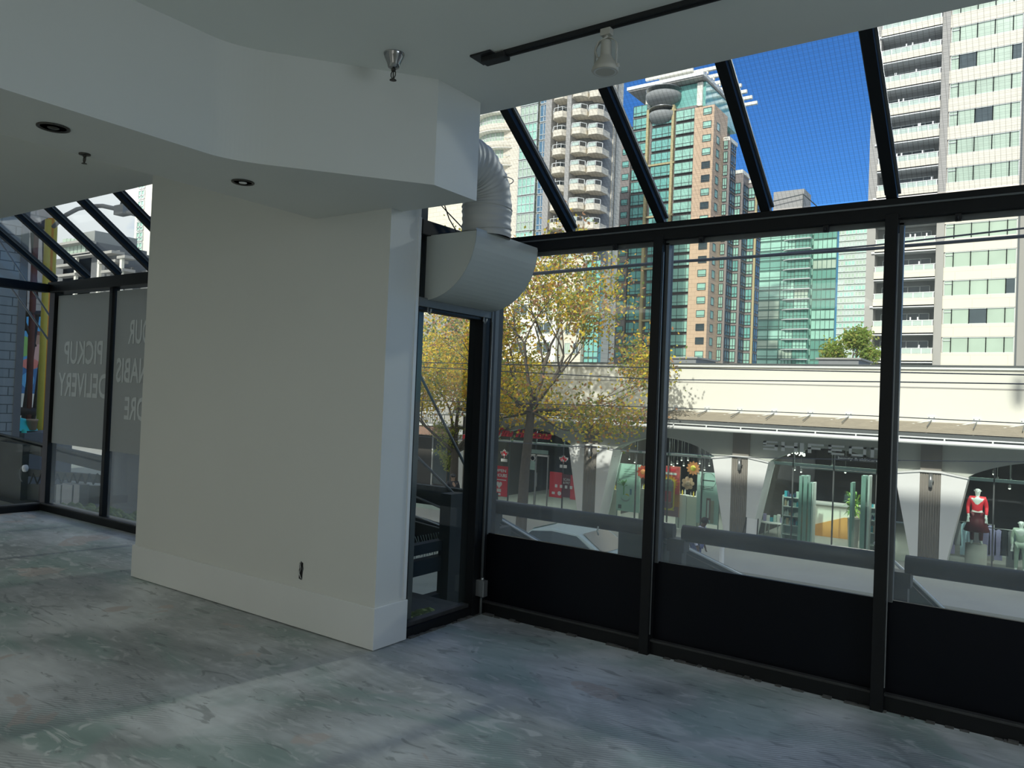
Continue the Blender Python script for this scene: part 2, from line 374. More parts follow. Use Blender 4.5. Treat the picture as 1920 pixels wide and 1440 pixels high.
# ---------------- glazing helpers
def bar(mb, x0, x1, y0, y1, z0, z1, m=None): mb.box(x0, x1, y0, y1, z0, z1, m or M['frame'])
def rafters(root, xs, ytop, yfront, zt, zb, wdt=.052, gable=None):
    s = (zt-zb)/(yfront-ytop)
    for x in xs:
        r = MB()
        y0, y1 = ytop-.12, yfront-.01
        z0, z1 = zt+.12*s, zb+.01*s
        r.prism([(y0, z0), (y1, z1), (y1, z1+.095), (y0, z0+.095)], x-wdt/2, x+wdt/2, M['frame'], 'x')
        r.prism([(y0, z0+.05), (y1, z1+.05), (y1, z1+.062), (y0, z0+.062)], x-wdt/2-.012, x+wdt/2+.012, M['gasket'], 'x')
        r.build('rafter', root)
def roofpane(root, x0, x1, ytop, yfront, zt, zb, m):
    s = (zt-zb)/(yfront-ytop); y0, y1 = ytop-.1, yfront+.02
    r = MB(); z0, z1 = zt+.1*s+.066, zb-.02*s+.066
    r.prism([(y0, z0), (y1, z1), (y1, z1+.008), (y0, z0+.008)], x0, x1, m, 'x'); r.build('pane', root)

# ---------------- window 1: front glazing of the near bay
MX = [-3.2, -1.93, -.66, .61, 1.88, 3.15]
w1 = struct('window_1', (0, YF, 0), 'black framed front glazing of the near bay')
b = MB(); bar(b, XC, 3.2, 4.28, 4.42, 0, .085, M['frame']); bar(b, XC, 3.2, 4.272, 4.31, .075, .088, M['dirtyfr']); b.build('bottom_rail', w1, .002)
g = MB()
random.seed(3)
for i in range(150):   # broken mastic and grit along the joint with the floor
    x = random.uniform(-3.15, 2.5); s_ = random.uniform(.006, .022)
    g.box(x, x+s_*random.uniform(1, 4), 4.262-s_*.4, 4.283, 0, s_*random.uniform(.2, .6), M['grit'])
g.build('joint_debris', w1)
b = MB(); bar(b, XC, 3.2, 4.255, 4.43, 2.475, 2.58); bar(b, XC, 3.2, 4.245, 4.256, 2.535, 2.545, M['gasket']); b.build('head_beam', w1, .003)
b = MB(); bar(b, XC+.05, 3.2, 4.30, 4.33, 2.45, 2.475, M['gasket']); b.build('head_bead', w1)
for i, x in enumerate(MX):
    b = MB(); bar(b, x-.03, x+.03, 4.245, 4.42, 0, 2.50); b.build('mullion', w1, .002)
    if i < 5:
        x1 = MX[i+1]
        b = MB(); bar(b, x+.03, x+.05, 4.30, 4.34, .54, 2.46, M['gasket']); bar(b, x+.028, x+.034, 4.262, 4.268, .12, 2.4, M['steel'] if i in (1, 2) else M['gasket']); b.build('glazing_bead', w1)
        b = MB(); b.box(x+.03, x1-.03, 4.315, 4.335, .08, .548, M['spandrel']); b.build('spandrel_panel', w1)
        p = MB(); p.box(x+.03, x1-.03, 4.345, 4.352, .53, 2.48, M['glass']); p.build('pane', w1)
# ---------------- window 2: narrow side light of the near bay
w2 = struct('window_2', (XC, 3.9, 0), 'tall narrow side window of the near bay')
b = MB(); bar(b, -3.28, -3.16, 3.5, 4.28, 0, .06); bar(b, -3.24, -3.18, 3.5, 4.28, .06, .085, M['dirtyfr']); b.build('bottom_rail', w2, .002)
g = MB()
for i in range(40):
    y = random.uniform(3.52, 4.25); s_ = random.uniform(.006, .02)
    g.box(-3.165, -3.145+s_*.3, y, y+s_*2.5, 0, s_*.6, M['grit'])
g.build('joint_debris', w2)
b = MB(); bar(b, -3.27, -3.15, 4.16, 4.30, 0, 2.5); b.build('corner_post', w2, .002)
b = MB(); bar(b, -3.155, -3.14, 4.245, 4.26, 0, 2.5, M['gasket']); b.build('glazing_bead', w2)
b = MB(); bar(b, -3.26, -3.175, 3.5, 3.535, 0, 2.5); b.build('stile', w2)
b = MB(); bar(b, -3.24, -3.145, 3.5, 4.26, 2.03, 2.085, M['gasket']); bar(b, -3.24, -3.16, 3.5, 4.2, 2.01, 2.03); b.build('transom', w2, .002)
b = MB(); bar(b, -3.28, -3.14, 3.5, 4.35, 2.47, 2.56); b.build('head_beam', w2, .003)
p = MB(); p.box(-3.213, -3.207, 3.53, 4.17, .06, 2.03, M['sideglass']); p.build('pane', w2)
p = MB(); p.box(-3.213, -3.207, 3.53, 4.17, 2.085, 2.47, M['glass']); p.build('pane', w2)
p = MB(); p.prism([(3.46, 3.2), (4.34, 2.56), (3.46, 2.56)], -3.215, -3.207, M['glass'], 'x'); p.build('gable_pane', w2)
for y in (3.585, 4.16):
    b = MB(); b.tube([(-3.15, y, 2.03), (-3.15, y, 2.005), (-3.137, y+.004, 1.99), (-3.125, y, 2.005), (-3.125, y, 2.02)], .006, M['steel'], 6); b.build('blind_hook', w2)
# ---------------- window 3: sloping glass roof of the near bay
w3 = struct('window_3', (0, 3.9, 2.9), 'sloping wired glass roof of the near bay')
RX = [-3.2, -2.555, -1.925, -1.3, -.665, -.03, .61, 1.24, 1.88, 2.5, 3.15]
RX = [x for x in RX if x not in (-.03, 1.24, 2.5)]
rafters(w3, RX, YR, YF-.04, CZ, HEAD)
for a, c in zip(RX[:-1], RX[1:]): roofpane(w3, a+.02, c-.02, YR, YF-.04, CZ, HEAD, M['roofglass'])
for i, x in enumerate((-2.23, -1.67, -.98, -.37)):
    t = MB(); t.box(x-.013, x+.013, 4.265, 4.29, 2.44, 2.478, M['blackm']); t.tube([(x, 4.27, 2.45), (x, 4.25, 2.44), (x, 4.25, 2.46)], .005, M['blackm'], 6)
    o = t.build('blind_bracket', w1)
# ---------------- far bay
MLX = P(213, 560, 'Y', YL).x
w4 = struct('window_4', (-8, YL, 0), 'front glazing of the far bay, covered with grey film')
b = MB(); bar(b, XL, -5.75, YL-.06, YL+.08, 0, .08, M['frame']); bar(b, XL, -5.75, YL-.068, YL-.03, .07, .084, M['dirtyfr']); b.build('bottom_rail', w4, .002)
b = MB(); bar(b, XL, -5.75, YL-.08, YL+.1, 2.47, 2.585); b.build('head_beam', w4, .003)
b = MB(); bar(b, XL-.05, XL+.07, YL-.03, YL+.07, 0, 2.5); b.build('corner_post', w4, .003)
LM = [XL, MLX, MLX+(MLX-XL), -5.78]
for i, x in enumerate(LM[1:]):
    b = MB(); bar(b, x-.03, x+.03, YL-.03, YL+.05, 0, 2.5); b.build('mullion', w4, .002)
for a, c in zip(LM[:-1], LM[1:]):
    p = MB(); p.box(a+.03, c-.03, YL+.02, YL+.027, .07, 2.48, M['glass']); p.build('pane', w4)
# film with the mirrored window lettering
def film(a, c, rows):
    f = MB(); f.box(a+.045, c-.04, YL+.012, YL+.014, P(150, 838, 'Y', YL).z, 2.44, M['film'])
    o = f.build('window_film', w4); o['label'] = 'grey film with mirrored white lettering'
    t = MB()
    for (s, x0, x1, z0, z1) in rows:
        text_on(t, s, M['filmtext'], x0, x1, z0, z1, YL+.0085, .003, bold=.02, mirror=True)
    if rows: t.build('lettering', o)
def lx(px, py): return P(px, py, 'Y', YL).x
def lz(px, py): return P(px, py, 'Y', YL).z
film(LM[0], LM[1], [('PICKUP', lx(119, 660), lx(191, 660), lz(155, 683), lz(155, 639)), ('DELIVERY', lx(108, 720), lx(199, 720), lz(155, 745), lz(155, 700))])
dx = lx(191, 660)-lx(119, 660)
xa = lx(217, 690)
film(LM[1], LM[2], [('OUR', xa+.2, xa+.2+dx*.5, lz(250, 645), lz(250, 599)),
                    ('CANNABIS', xa+.0, xa+dx*1.28, lz(240, 718), lz(240, 671)), ('STORE', lx(232, 760), lx(232, 760)+dx*.75, lz(245, 788), lz(245, 744))])
film(LM[2], LM[3], [])
w5 = struct('window_5', (XL, 3.7, 0), 'side window of the far bay')
b = MB(); bar(b, XL-.07, XL+.05, 3.3, YL-.07, 0, .08); bar(b, XL+.02, XL+.055, 3.3, YL-.07, .07, .084, M['dirtyfr']); b.build('bottom_rail', w5)
b = MB(); bar(b, XL-.07, XL+.06, 3.3, YL-.07, 2.47, 2.56); b.build('head_beam', w5)
p = MB(); p.box(XL-.004, XL+.004, 3.3, YL-.07, .08, 2.47, M['sideglass']); p.build('pane', w5)
p = MB(); p.prism([(3.3, 3.3), (YL, 2.56), (3.3, 2.56)], XL-.004, XL+.004, M['glass'], 'x'); p.build('gable_pane', w5)
w6 = struct('window_6', (-8, 3.8, 2.9), 'sloping glass roof of the far bay')
LRX = [P(107, 536, 'Y', YL-.02).x, P(168, 532, 'Y', YL-.02).x, P(226, 527, 'Y', YL-.02).x]
LRX += [LRX[2]+.63, LRX[2]+1.26]
rafters(w6, LRX, YRL, YL-.02, CZ, HEAD, .055)
for a, c in zip(LRX[:-1], LRX[1:]): roofpane(w6, a+.02, c-.02, YRL, YL-.02, CZ, HEAD, M['glass'])
# walls closing the bays behind the pier
w = MB(); w.box(-5.75, -5.72, 3.5, 4.3, 0, 3.3, M['frame']); tag(w.build('trim_2'), kind='structure')

# ================================================================== FITTINGS
# extractor hood on the side window
h = thing('wall_hood', 'white painted quarter-round sheet metal hood over the narrow side window', 'vent hood', (-3, 3.95, 2.07))
HX0, HX1, HZ1, HZ0, HY0, HY1 = -3.172, -2.785, 2.478, 2.075, 3.575, 4.242
arc = [(HX0+(HX1-HX0)*math.sin(t), HZ1-(HZ1-HZ0)*(1-math.cos(t)) if False else HZ1-(HZ1-HZ0)*math.cos(t)) for t in [PI/2*i/18 for i in range(19)]]
b = MB(); k = len(arc)
for i in range(k-1):
    a, c = arc[i], arc[i+1]
    b.poly([(a[0], HY0, a[1]), (c[0], HY0, c[1]), (c[0], HY1, c[1]), (a[0], HY1, a[1])], M['hood'], True)
    b.poly([(a[0], HY0, a[1]+.012), (a[0], HY1, a[1]+.012), (c[0]-.004, HY1, c[1]+.012), (c[0]-.004, HY0, c[1]+.012)], M['hood'], True)
b.build('curved_skin', h)
b = MB(); b.prism([(HX0, HZ1)]+arc[::-1], HY0, HY0+.004, M['hood'], 'y'); b.build('end_plate', h)
b = MB(); b.prism([(HX0, HZ1)]+arc[::-1], HY1-.004, HY1, M['hood'], 'y'); b.build('end_plate', h)
b = MB(); b.box(HX0, HX1, HY0, HY1, HZ1-.003, HZ1, M['hood']); b.build('top_plate', h)
# flexible duct from the hood into the bulkhead
d = thing('flexible_duct', 'off-white ribbed flexible duct rising from the hood into the bulkhead', 'duct', (-2.9, 3.79, HZ1))
DX, DY = -2.885, 3.80; path = [(DX, DY, HZ1+.002), (DX, DY, 2.58), (DX, DY, 2.66)]
Rr = .235
for i in range(1, 11):
    t = PI/2*i/10; path.append((DX, DY-Rr*(1-math.cos(t)), 2.66+Rr*math.sin(t)))
path.append((DX, 3.34, 2.895))
fine = []
for a, c in zip(path[:-1], path[1:]):
    A, B = Vector(a), Vector(c); n = max(2, int((B-A).length/.008))
    for i in range(n): fine.append(A.lerp(B, i/n))
fine.append(Vector(path[-1])); L = 0; rs = []
for i, p in enumerate(fine):
    if i: L += (p-fine[i-1]).length
    rs.append(.152+.005*abs(math.sin(L/.09*2*PI))**8+.002*math.sin(L*41+1))
b = MB(); b.tube(fine, rs, M['duct'], 32, False); b.build('ribbed_hose', d)
b = MB()
for off, tilt in ((.02, .3), (.16, -.12), (.33, .25)):
    z = 2.5+off; ring = []
    for a in range(33):
        t = 2*PI*a/32; ring.append((DX+.157*math.cos(t), DY+.157*math.sin(t), z+.05*tilt*math.sin(t)+.03*math.cos(t)*tilt))
    b.tube(ring, .003, M['duct'], 5, False)
b.build('wire_band', d)
# two black cables crossing behind the duct
for i, pts in enumerate((((828, 386), (843, 402), (865, 425)), ((834, 386), (842, 410), (856, 434)))):
    b = MB(); q = [P(x, y, 'X', -3.12) for x, y in pts]
    q = [q[0]+Vector((0, .02, .12))]+q+[q[-1]+Vector((0, .03, -.03))]
    b.tube(q, .004, M['blackm'], 6)
    tag(b.build('cable'), ('thin black cable bending down to the right beside the duct', 'thin black cable dropping almost straight behind the duct')[i], 'cable', 'cables beside the duct')
# conduit and junction box in the corner
c = thing('electrical_conduit', 'grey conduit with small steel junction box in the dark window corner', 'conduit', (-3.13, 4.22, 0))
b = MB(); b.tube([(-3.125, 4.225, 2.0), (-3.125, 4.225, .26)], .007, M['gasket'], 8); b.tube([(-3.125, 4.225, .13), (-3.125, 4.225, .02)], .006, M['gasket'], 8); b.build('pipe', c)
b = MB(); b.box(-3.155, -3.085, 4.195, 4.244, .135, .245, M['steel']); bx = b.build('junction_box', c, .004)
b = MB(); b.tube([(-3.12, 4.225, .24), (-3.12, 4.225, .26)], .011, M['steel'], 8); b.box(-3.157, -3.155, 4.2, 4.24, .14, .24, M['gasket']); b.build('connector', bx)
# power point left open in the pier
o = thing('wall_outlet_hole', 'ragged hole left by a removed wall socket above the white baseboard', 'outlet', (-3.8, 3.238, .3))
b = MB(); random.seed(11); pts = []
for i in range(22):
    t = 2*PI*i/22; pts.append((-3.805+.022*math.cos(t)*random.uniform(.6, 1.1), .357+.058*math.sin(t)*random.uniform(.85, 1.1)))
b.prism(pts, 3.2375, 3.2395, M['gasket'], 'y'); b.build('chipped_plaster', o)
b = MB(); b.box(-3.816, -3.792, 3.2365, 3.2385, .315, .395, M['dark']); b.box(-3.803, -3.788, 3.236, 3.2385, .38, .408, M['dark']); b.box(-3.82, -3.80, 3.236, 3.2385, .305, .33, M['dark']); b.build('socket_box', o)
b = MB(); b.tube([(-3.815, 3.235, .40), (-3.8, 3.232, .37), (-3.812, 3.232, .34), (-3.8, 3.235, .31)], .003, M['steel'], 5); b.build('mounting_tab', o)

# sprinklers
def sprinkler(x, y, z, cup, label):
    s = thing('fire_sprinkler', label, 'sprinkler', (x, y, z))
    b = MB()
    if cup: b.lathe([(.05, 0), (.049, -.006), (.044, -.02), (.03, -.052), (.027, -.066), (.018, -.072), (.012, -.074)], (x, y, z), M['chrome'], 28); q = z-.072; k = 1
    else: b.lathe([(.026, 0), (.026, -.006), (.014, -.009)], (x, y, z), M['bronze'], 20); q = z-.006; k = .75
    b.build('escutcheon', s)
    b = MB(); b.lathe([(.011*k, 0), (.011*k, -.012*k), (.007*k, -.014*k)], (x, y, q), M['bronze'], 12)
    for sg in (-1, 1):
        b.tube([(x+sg*.007*k, y, q-.012*k), (x+sg*.014*k, y, q-.02*k), (x+sg*.014*k, y, q-.034*k), (x+sg*.004*k, y, q-.05*k), (x, y, q-.052*k)], .0028*k, M['bronze'], 6)
    b.build('frame_arms', s)
    b = MB(); b.tube([(x, y, q-.012*k), (x, y, q-.046*k)], .003*k, M['red'] if False else M['bronze'], 6); b.build('heat_bulb', s)
    b = MB(); b.lathe([(.003, -.050*k), (.015*k, -.053*k), (.017*k, -.056*k), (.003, -.057*k)], (x, y, q), M['bronze'], 16); b.build('deflector', s)
sprinkler(-2.6, 2.64, CZ, True, 'chrome-cupped fire sprinkler hanging from the upper ceiling')
q = P(153, 290, 'Z', SOF); sprinkler(q.x+.03, q.y, SOF, False, 'small dark fire sprinkler under the lowered soffit beside a round downlight')
# downlights
def downlight(x, y, r, label):
    d = thing('recessed_downlight', label, 'downlight', (x, y, SOF), 'recessed downlights in the soffit')
    b = MB(); b.lathe([(r, -.001), (r, -.006), (r*.9, -.008), (r*.78, -.003)], (x, y, SOF), M['bronze'], 32); b.build('trim_ring', d)
    b = MB(); b.lathe([(r*.78, -.003), (r*.62, -.0025), (.0005, -.002)], (x, y, SOF), M['dark'], 32); b.build('baffle', d)
    b = MB(); b.lathe([(r*.36, -.0045), (r*.3, -.008), (.0005, -.009)], (x, y, SOF), M['lens'] if y > 2 else M['bronze'], 24); b.build('bulb', d)
q = P(100, 238, 'Z', SOF); downlight(q.x, q.y, .064, 'round bronze downlight in the soffit, the nearer and larger one at left')
q = P(455.5, 341, 'Z', SOF); downlight(q.x, q.y, .058, 'round downlight with a pale bulb in the soffit above the pier wall')
# track light
t = thing('lighting_track', 'black ceiling track with a flat end feed running parallel to the front glass', 'track', (-1, 2.88, CZ))
TY = 2.885
b = MB(); b.box(-2.12, 1.6, TY-.018, TY+.018, CZ-.022, CZ, M['blackm']); b.box(-2.12, 1.6, TY-.006, TY+.006, CZ-.024, CZ-.022, M['dark']); b.build('rail', t)
b = MB(); b.box(-2.29, -2.17, TY-.055, TY+.055, CZ-.01, CZ, M['blackm']); b.build('canopy_plate', t, .002)
b = MB(); b.box(-2.245, -2.11, TY-.028, TY+.028, CZ-.036, CZ-.008, M['blackm']); b.build('end_feed', t, .004)
s = thing('track_spotlight', 'off-white gimbal spotlight hanging from the black ceiling track', 'spotlight', (-1.585, TY, CZ-.024))
SX = -1.585; z0 = CZ-.024
b = MB(); b.box(SX-.024, SX+.024, TY-.017, TY+.017, z0-.03, z0, M['lampwhite']); b.tube([(SX, TY, z0-.03), (SX, TY, z0-.042)], .01, M['lampwhite'], 10); b.build('adaptor', s, .003)
b = MB(); yk = []
for i in range(13):
    t_ = PI*i/12; yk.append((SX-.052*math.cos(t_), TY, z0-.085+.045*math.sin(t_)))
yk = [(SX-.052, TY, z0-.175)]+yk+[(SX+.052, TY, z0-.175)]
for a, c in zip(yk[:-1], yk[1:]):
    A, B = Vector(a), Vector(c); dd = (B-A).normalized(); nn = Vector((-dd.z, 0, dd.x))*.0015
    for sg in (1,): b.poly([A+nn+Vector((0, -.007, 0)), B+nn+Vector((0, -.007, 0)), B+nn+Vector((0, .007, 0)), A+nn+Vector((0, .007, 0))], M['lampwhite'])
    b.poly([A-nn+Vector((0, .007, 0)), B-nn+Vector((0, .007, 0)), B-nn+Vector((0, -.007, 0)), A-nn+Vector((0, -.007, 0))], M['lampwhite'])
    for yy, o_ in ((-.007, 1), (.007, -1)): b.poly([A+nn+Vector((0, yy, 0)), B+nn+Vector((0, yy, 0)), B-nn+Vector((0, yy, 0)), A-nn+Vector((0, yy, 0))][::o_], M['lampwhite'])
b.build('yoke', s)
b = MB(); b.lathe([(.006, -.05), (.021, -.052), (.023, -.06), (.024, -.115), (.026, -.12), (.028, -.124), (.05, -.155), (.054, -.165), (.056, -.168), (.056, -.185), (.053, -.187)], (SX, TY, z0), M['lampwhite'], 32); b.build('lamp_body', s)
b = MB(); b.lathe([(.053, -.186), (.045, -.188), (.03, -.183), (.001, -.181)], (SX, TY, z0), M['lens'], 32); b.build('lens', s)
b = MB(); b.tube([(SX+.01, TY-.012, z0-.04), (SX-.03, TY-.016, z0-.055), (SX-.044, TY-.016, z0-.09), (SX-.034, TY-.014, z0-.12), (SX-.018, TY-.01, z0-.128)], .0035, M['lampwhite'], 6); b.build('flex', s)
for sg in (-1, 1):
    b = MB(); b.tube([(SX+sg*.05, TY, z0-.168), (SX+sg*.064, TY, z0-.168)], .008, M['lampwhite'], 10); b.build('pivot_screw', s)
# ================================================================== OUR OWN BUILDING, OUTSIDE
GZ = -3.3
b = MB(); b.box(-19, 26, -22, 3.2, 3.45, 12.2, M['greycon']); tag(b.build('wall_upper'), 'upper storeys of the building above the room', kind='structure')
b = MB(); b.box(-12.2, 26, -14, 3.2, GZ, -.26, M['greycon']); tag(b.build('wall_lower'), 'ground storey below the room', kind='structure')
b = MB(); b.box(-12, -4, 3.2, 4.2, GZ, -2.9, M['greycon']); tag(b.build('trim_3'), kind='structure')
b = MB(); b.box(-5.7, -3.3, 3.72, 4.72, -.3, -.12, M['deckwood']); b.box(-3.3, 3.7, 4.46, 5.06, -.4, -.26, M['deckwood']); b.box(XL-.1, -5.7, 4.32, 5.0, -.3, -.14, M['deckwood'])
tag(b.build('trim_4'), 'dark outer ledge under the windows', kind='structure')
# moss on the ledge
def moss(name, label, x0, x1, y0, y1, z, hgt, n, seed):
    random.seed(seed); mb = MB(); nx = n
    for i in range(nx):
        x = random.uniform(x0, x1); y = random.uniform(y0, y1); r = random.uniform(.03, .09)
        mb.ball((x, y, z), r, M['moss'], 5, (1, .8, hgt/.09*random.uniform(.6, 1)))
    return tag(mb.build(name), label, 'moss', kind='stuff')
moss('moss_growth', 'green moss heaped against the foot of the far bay front glass', LM[0]+.1, LM[1]+.3, YL+.13, YL+.5, -.06, .16, 130, 4)
moss('moss_growth', 'dark moss along the foot of the narrow side window', -3.7, -3.3, 3.75, 4.3, -.12, .1, 90, 5)

# guard rail outside the near bay
gr = thing('guard_rail', 'thick dark green guard rail running outside the front windows', 'railing', (-.7, 4.95, .63))
def railseg(x0, x1):
    mb = MB(); pr = []
    for i in range(12):
        t = 2*PI*i/12; pr.append((4.95+.036*math.cos(t), .625+.056*math.sin(t)))
    mb.prism(pr, x0, x1, M['guard'], 'x', True); mb.build('rail_bar', gr)
railseg(-3.62, -2.05); railseg(-1.99, -.80); railseg(-.64, 3.6)
for x in (-3.58, -2.02, -.665, 1.9):
    mb = MB(); mb.box(x-.045, x+.045, 4.91, 4.99, -.3, .58, M['guard']); mb.box(x-.06, x+.06, 4.9, 5.0, .50, .585, M['guard']); mb.build('post', gr)
for x in (-2.62, -2.25):
    mb = MB(); mb.tube([(x, 4.93, .60), (x, 4.91, .56), (x, 4.93, .53)], .006, M['rail'], 6); mb.build('tie_clip', gr)
# sloping stair canopies on the street side, one per window
def canopy(A, Bp, label, back):
    y = A.y; t = thing('stair_canopy', label, 'canopy', (A.x, y, -.3), 'stair canopies below the windows')
    mb = MB(); x0 = A.x-back
    mb.poly([(x0, y, A.z), (A.x, y, A.z), (Bp.x, y, Bp.z), (Bp.x, y, -1.4), (x0, y, -1.4)][::-1], M['canopy'])
    mb.poly([(x0, y+.05, A.z), (A.x, y+.05, A.z), (Bp.x, y+.05, Bp.z), (Bp.x, y+.05, -1.4), (x0, y+.05, -1.4)], M['canopy'])
    mb.poly([(x0, y, A.z), (x0, y+.05, A.z), (A.x, y+.05, A.z), (A.x, y, A.z)], M['canopy']); mb.poly([(A.x, y, A.z), (A.x, y+.05, A.z), (Bp.x, y+.05, Bp.z), (Bp.x, y, Bp.z)], M['canopy'])
    mb.build('side_panel', t)
    mb = MB(); e = (Bp-A).normalized(); mb.tube([A-e*.3+Vector((0, -.02, .0)), Bp+e*.3+Vector((0, -.02, .0))], .012, M['rail'], 6)
    mb.tube([A-e*.3+Vector((0, -.02, -.05)), Bp+e*.3+Vector((0, -.02, -.05))], .006, M['gasket'], 6); mb.build('edge_strip', t)
    for xx in (x0, Bp.x-.08):
        mb = MB(); mb.box(xx, xx+.08, y, y+.06, GZ, -1.3, M['deckwood']); mb.build('support_post', t)
canopy(P(922, 962, 'Y', 6.4), P(1062, 1046, 'Y', 6.4), 'green-grey stair canopy with a pale edge, beyond the window next to the corner', .35)
canopy(P(1236, 1001, 'Y', 6.4), P(1402, 1083, 'Y', 6.4), 'green-grey stair canopy with a pale edge, beyond the middle window', .4)
canopy(P(1700, 1074, 'Y', 6.4), P(1775, 1146, 'Y', 6.4), 'green-grey stair canopy seen beyond the right-hand window', .12)
# timber landing seen through the narrow side window
tl = thing('timber_landing', 'dark stained timber landing with sloping handrails beyond the side window', 'deck', (-4.6, 5.2, -.4))
XD = -4.3
def dp(x, y, X=XD): return P(x, y, 'X', X)
a, c = dp(853, 930), dp(831, 1130)
mb = MB(); mb.box(XD-.06, XD+.06, dp(833, 1000).y, dp(858, 1000).y, -1.2, dp(845, 925).z, M['deckwood']); mb.build('post', tl)
mb = MB(); mb.box(XD-.05, XD+.0, dp(861, 1000).y, dp(861, 1000).y+.1, -1.2, .45, M['deckwood']); mb.build('post', tl)
for (z0, z1) in ((dp(800, 1078).z+.0, dp(800, 1050).z), (dp(800, 1035).z-.02, dp(800, 1020).z), (-.5, -.25)):
    mb = MB(); mb.box(XD-.1, XD-.02, 3.75, 6.3, z0, z1, M['deckwood']); mb.build('board', tl)
Yb = 5.9
def yp(x, y, Y=Yb): return P(x, y, 'Y', Y)
for (a, c, hh, nm) in (((765, 906), (925, 925), .19, 'top_beam'), ((765, 966), (925, 1018), .20, 'stair_stringer'), ((765, 1000), (925, 1030), .1, 'stair_stringer')):
    A, B = yp(*a), yp(*c)
    mb = MB(); A = A+(A-B)*1.2; mb.prism([(A.x, A.z), (B.x, B.z), (B.x, B.z-hh), (A.x, A.z-hh)], Yb, Yb+.08, M['deckwood'], 'y'); mb.build(nm, tl)
for (a, c, m, r) in (((765, 925), (838, 957), M['gasket'], .012), ((765, 961), (838, 990), M['rail'], .007), ((765, 974), (925, 1018), M['gasket'], .007), ((850, 967), (915, 992), M['gasket'], .01)):
    mb = MB(); mb.tube([yp(*a, Yb-.03), yp(*c, Yb-.03)], r, m, 6); mb.build('handrail', tl)
# netting under the boards, strands coloured pale for the light reflected on it
random.seed(9)
mb = MB()
for i in range(60):
    y = 3.9+i*.035
    mb.tube([(XD-.2, y, .05+random.uniform(-.02, .02)), (XD-.2, y+.02, .17+random.uniform(-.02, .02)), (XD-.2, y-.01, .24)], .004, M['railg'], 4)
mb.build('netting', tl)
# stay rods across the side window
for i, (a, c) in enumerate((((781, 690), (888, 905)), ((768, 842), (850, 925)))):
    mb = MB(); A, B = P(*a, 'Y', 5.4), P(*c, 'Y', 5.4); mb.tube([A+(A-B)*.15, B+(B-A)*.05], .013, M['gasket'], 8)
    tag(mb.build('stay_rod'), ('long grey stay rod slanting down behind the side window glass', 'short grey stay rod slanting low behind the side window glass')[i], 'rod', 'stay rods')
# ================================================================== THE STREET
b = MB(); b.box(-120, 60, 3, 22.2, GZ-.3, GZ-.12, M['asphalt']); tag(b.build('ground'), 'asphalt street', kind='structure')
b = MB(); b.box(-120, 60, 22.2, 34, GZ-.3, GZ, M['pave']); tag(b.build('floor_pavement'), 'pavement in front of the shops', kind='structure')
b = MB(); b.box(-400, 300, 34, 700, GZ-.6, GZ-.1, M['pave']); tag(b.build('ground_far'), kind='structure')
def marking(px, label, w=.9, l=.25):
    q = P(px[0], px[1], 'Z', GZ-.12); mb = MB(); mb.prism([(q.x-w, q.y), (q.x+w*.7, q.y-l*.4), (q.x+w, q.y+l*.5), (q.x-w*.2, q.y+l)], GZ-.12, GZ-.115, M['roadpaint'])
    tag(mb.build('road_marking'), label, 'road marking', 'road markings')
marking((1810, 1115), 'white arrow-like road marking below the red-dressed mannequin', 1.1)
marking((1900, 1125), 'white zigzag road marking at the right end of the street', .7, .9)
marking((1475, 1078), 'faint white road marking below the beauty shop counter', .5, .2)
q = P(1840, 1094, 'Z', GZ-.12); mb = MB(); mb.box(q.x-.2, q.x+.2, q.y-.04, q.y, GZ-.05, GZ+.22, M['red']); mb.box(q.x-.2, q.x-.16, q.y-.3, q.y, GZ-.12, GZ, M['red']); mb.box(q.x+.16, q.x+.2, q.y-.3, q.y, GZ-.12, GZ, M['red']); tag(mb.build('street_notice_board'), 'small red notice board standing on the street', 'sign')
q = P(1352, 1075, 'Z', GZ-.12); mb = MB(); mb.lathe([(.12, 0), (.12, .05), (.07, .08), (.07, 1.0), (.09, 1.05), (.001, 1.1)], (q.x, q.y, GZ-.12), M['white'], 16); tag(mb.build('bollard'), 'white bollard standing on the street edge', 'bollard')

YFc = 27.0
def F(px, py, y=YFc): return P(px, py, 'Y', y)
PIL = [-20.95, -14.82, -8.82, -2.87, 3.08, 9.03]
# ---------------- the white arcade of shops opposite
ar = thing('shop_arcade', 'long white arcade of shops with arched fronts and fluted pilasters across the street', 'building', (-8.8, 27, GZ))
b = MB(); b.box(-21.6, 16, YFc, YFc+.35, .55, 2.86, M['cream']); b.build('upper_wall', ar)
b = MB(); b.box(-21.7, 16.1, YFc-.09, YFc+.6, 2.86, 2.94, M['white']); b.box(-21.7, 16.1, YFc-.12, YFc+.5, 2.94, 2.99, M['mull']); b.build('parapet_cap', ar)
b = MB(); b.box(-21.6, 16, YFc-.012, YFc+.01, 2.27, 2.31, M['pilaster']); b.build('joint_line', ar)
b = MB(); b.box(-21.6, 16, YFc+.6, 38, 2.4, 2.6, M['roof']); b.build('roof_deck', ar)
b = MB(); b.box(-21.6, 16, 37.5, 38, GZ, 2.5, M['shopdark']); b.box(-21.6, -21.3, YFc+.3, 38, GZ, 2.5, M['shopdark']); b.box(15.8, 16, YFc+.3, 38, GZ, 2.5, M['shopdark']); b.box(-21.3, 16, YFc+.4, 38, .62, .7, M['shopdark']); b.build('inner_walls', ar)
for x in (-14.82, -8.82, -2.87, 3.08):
    b = MB(); b.box(x-.1, x+.1, YFc+.9, 37.5, GZ, .62, M['shopdark']); b.build('party_wall', ar)
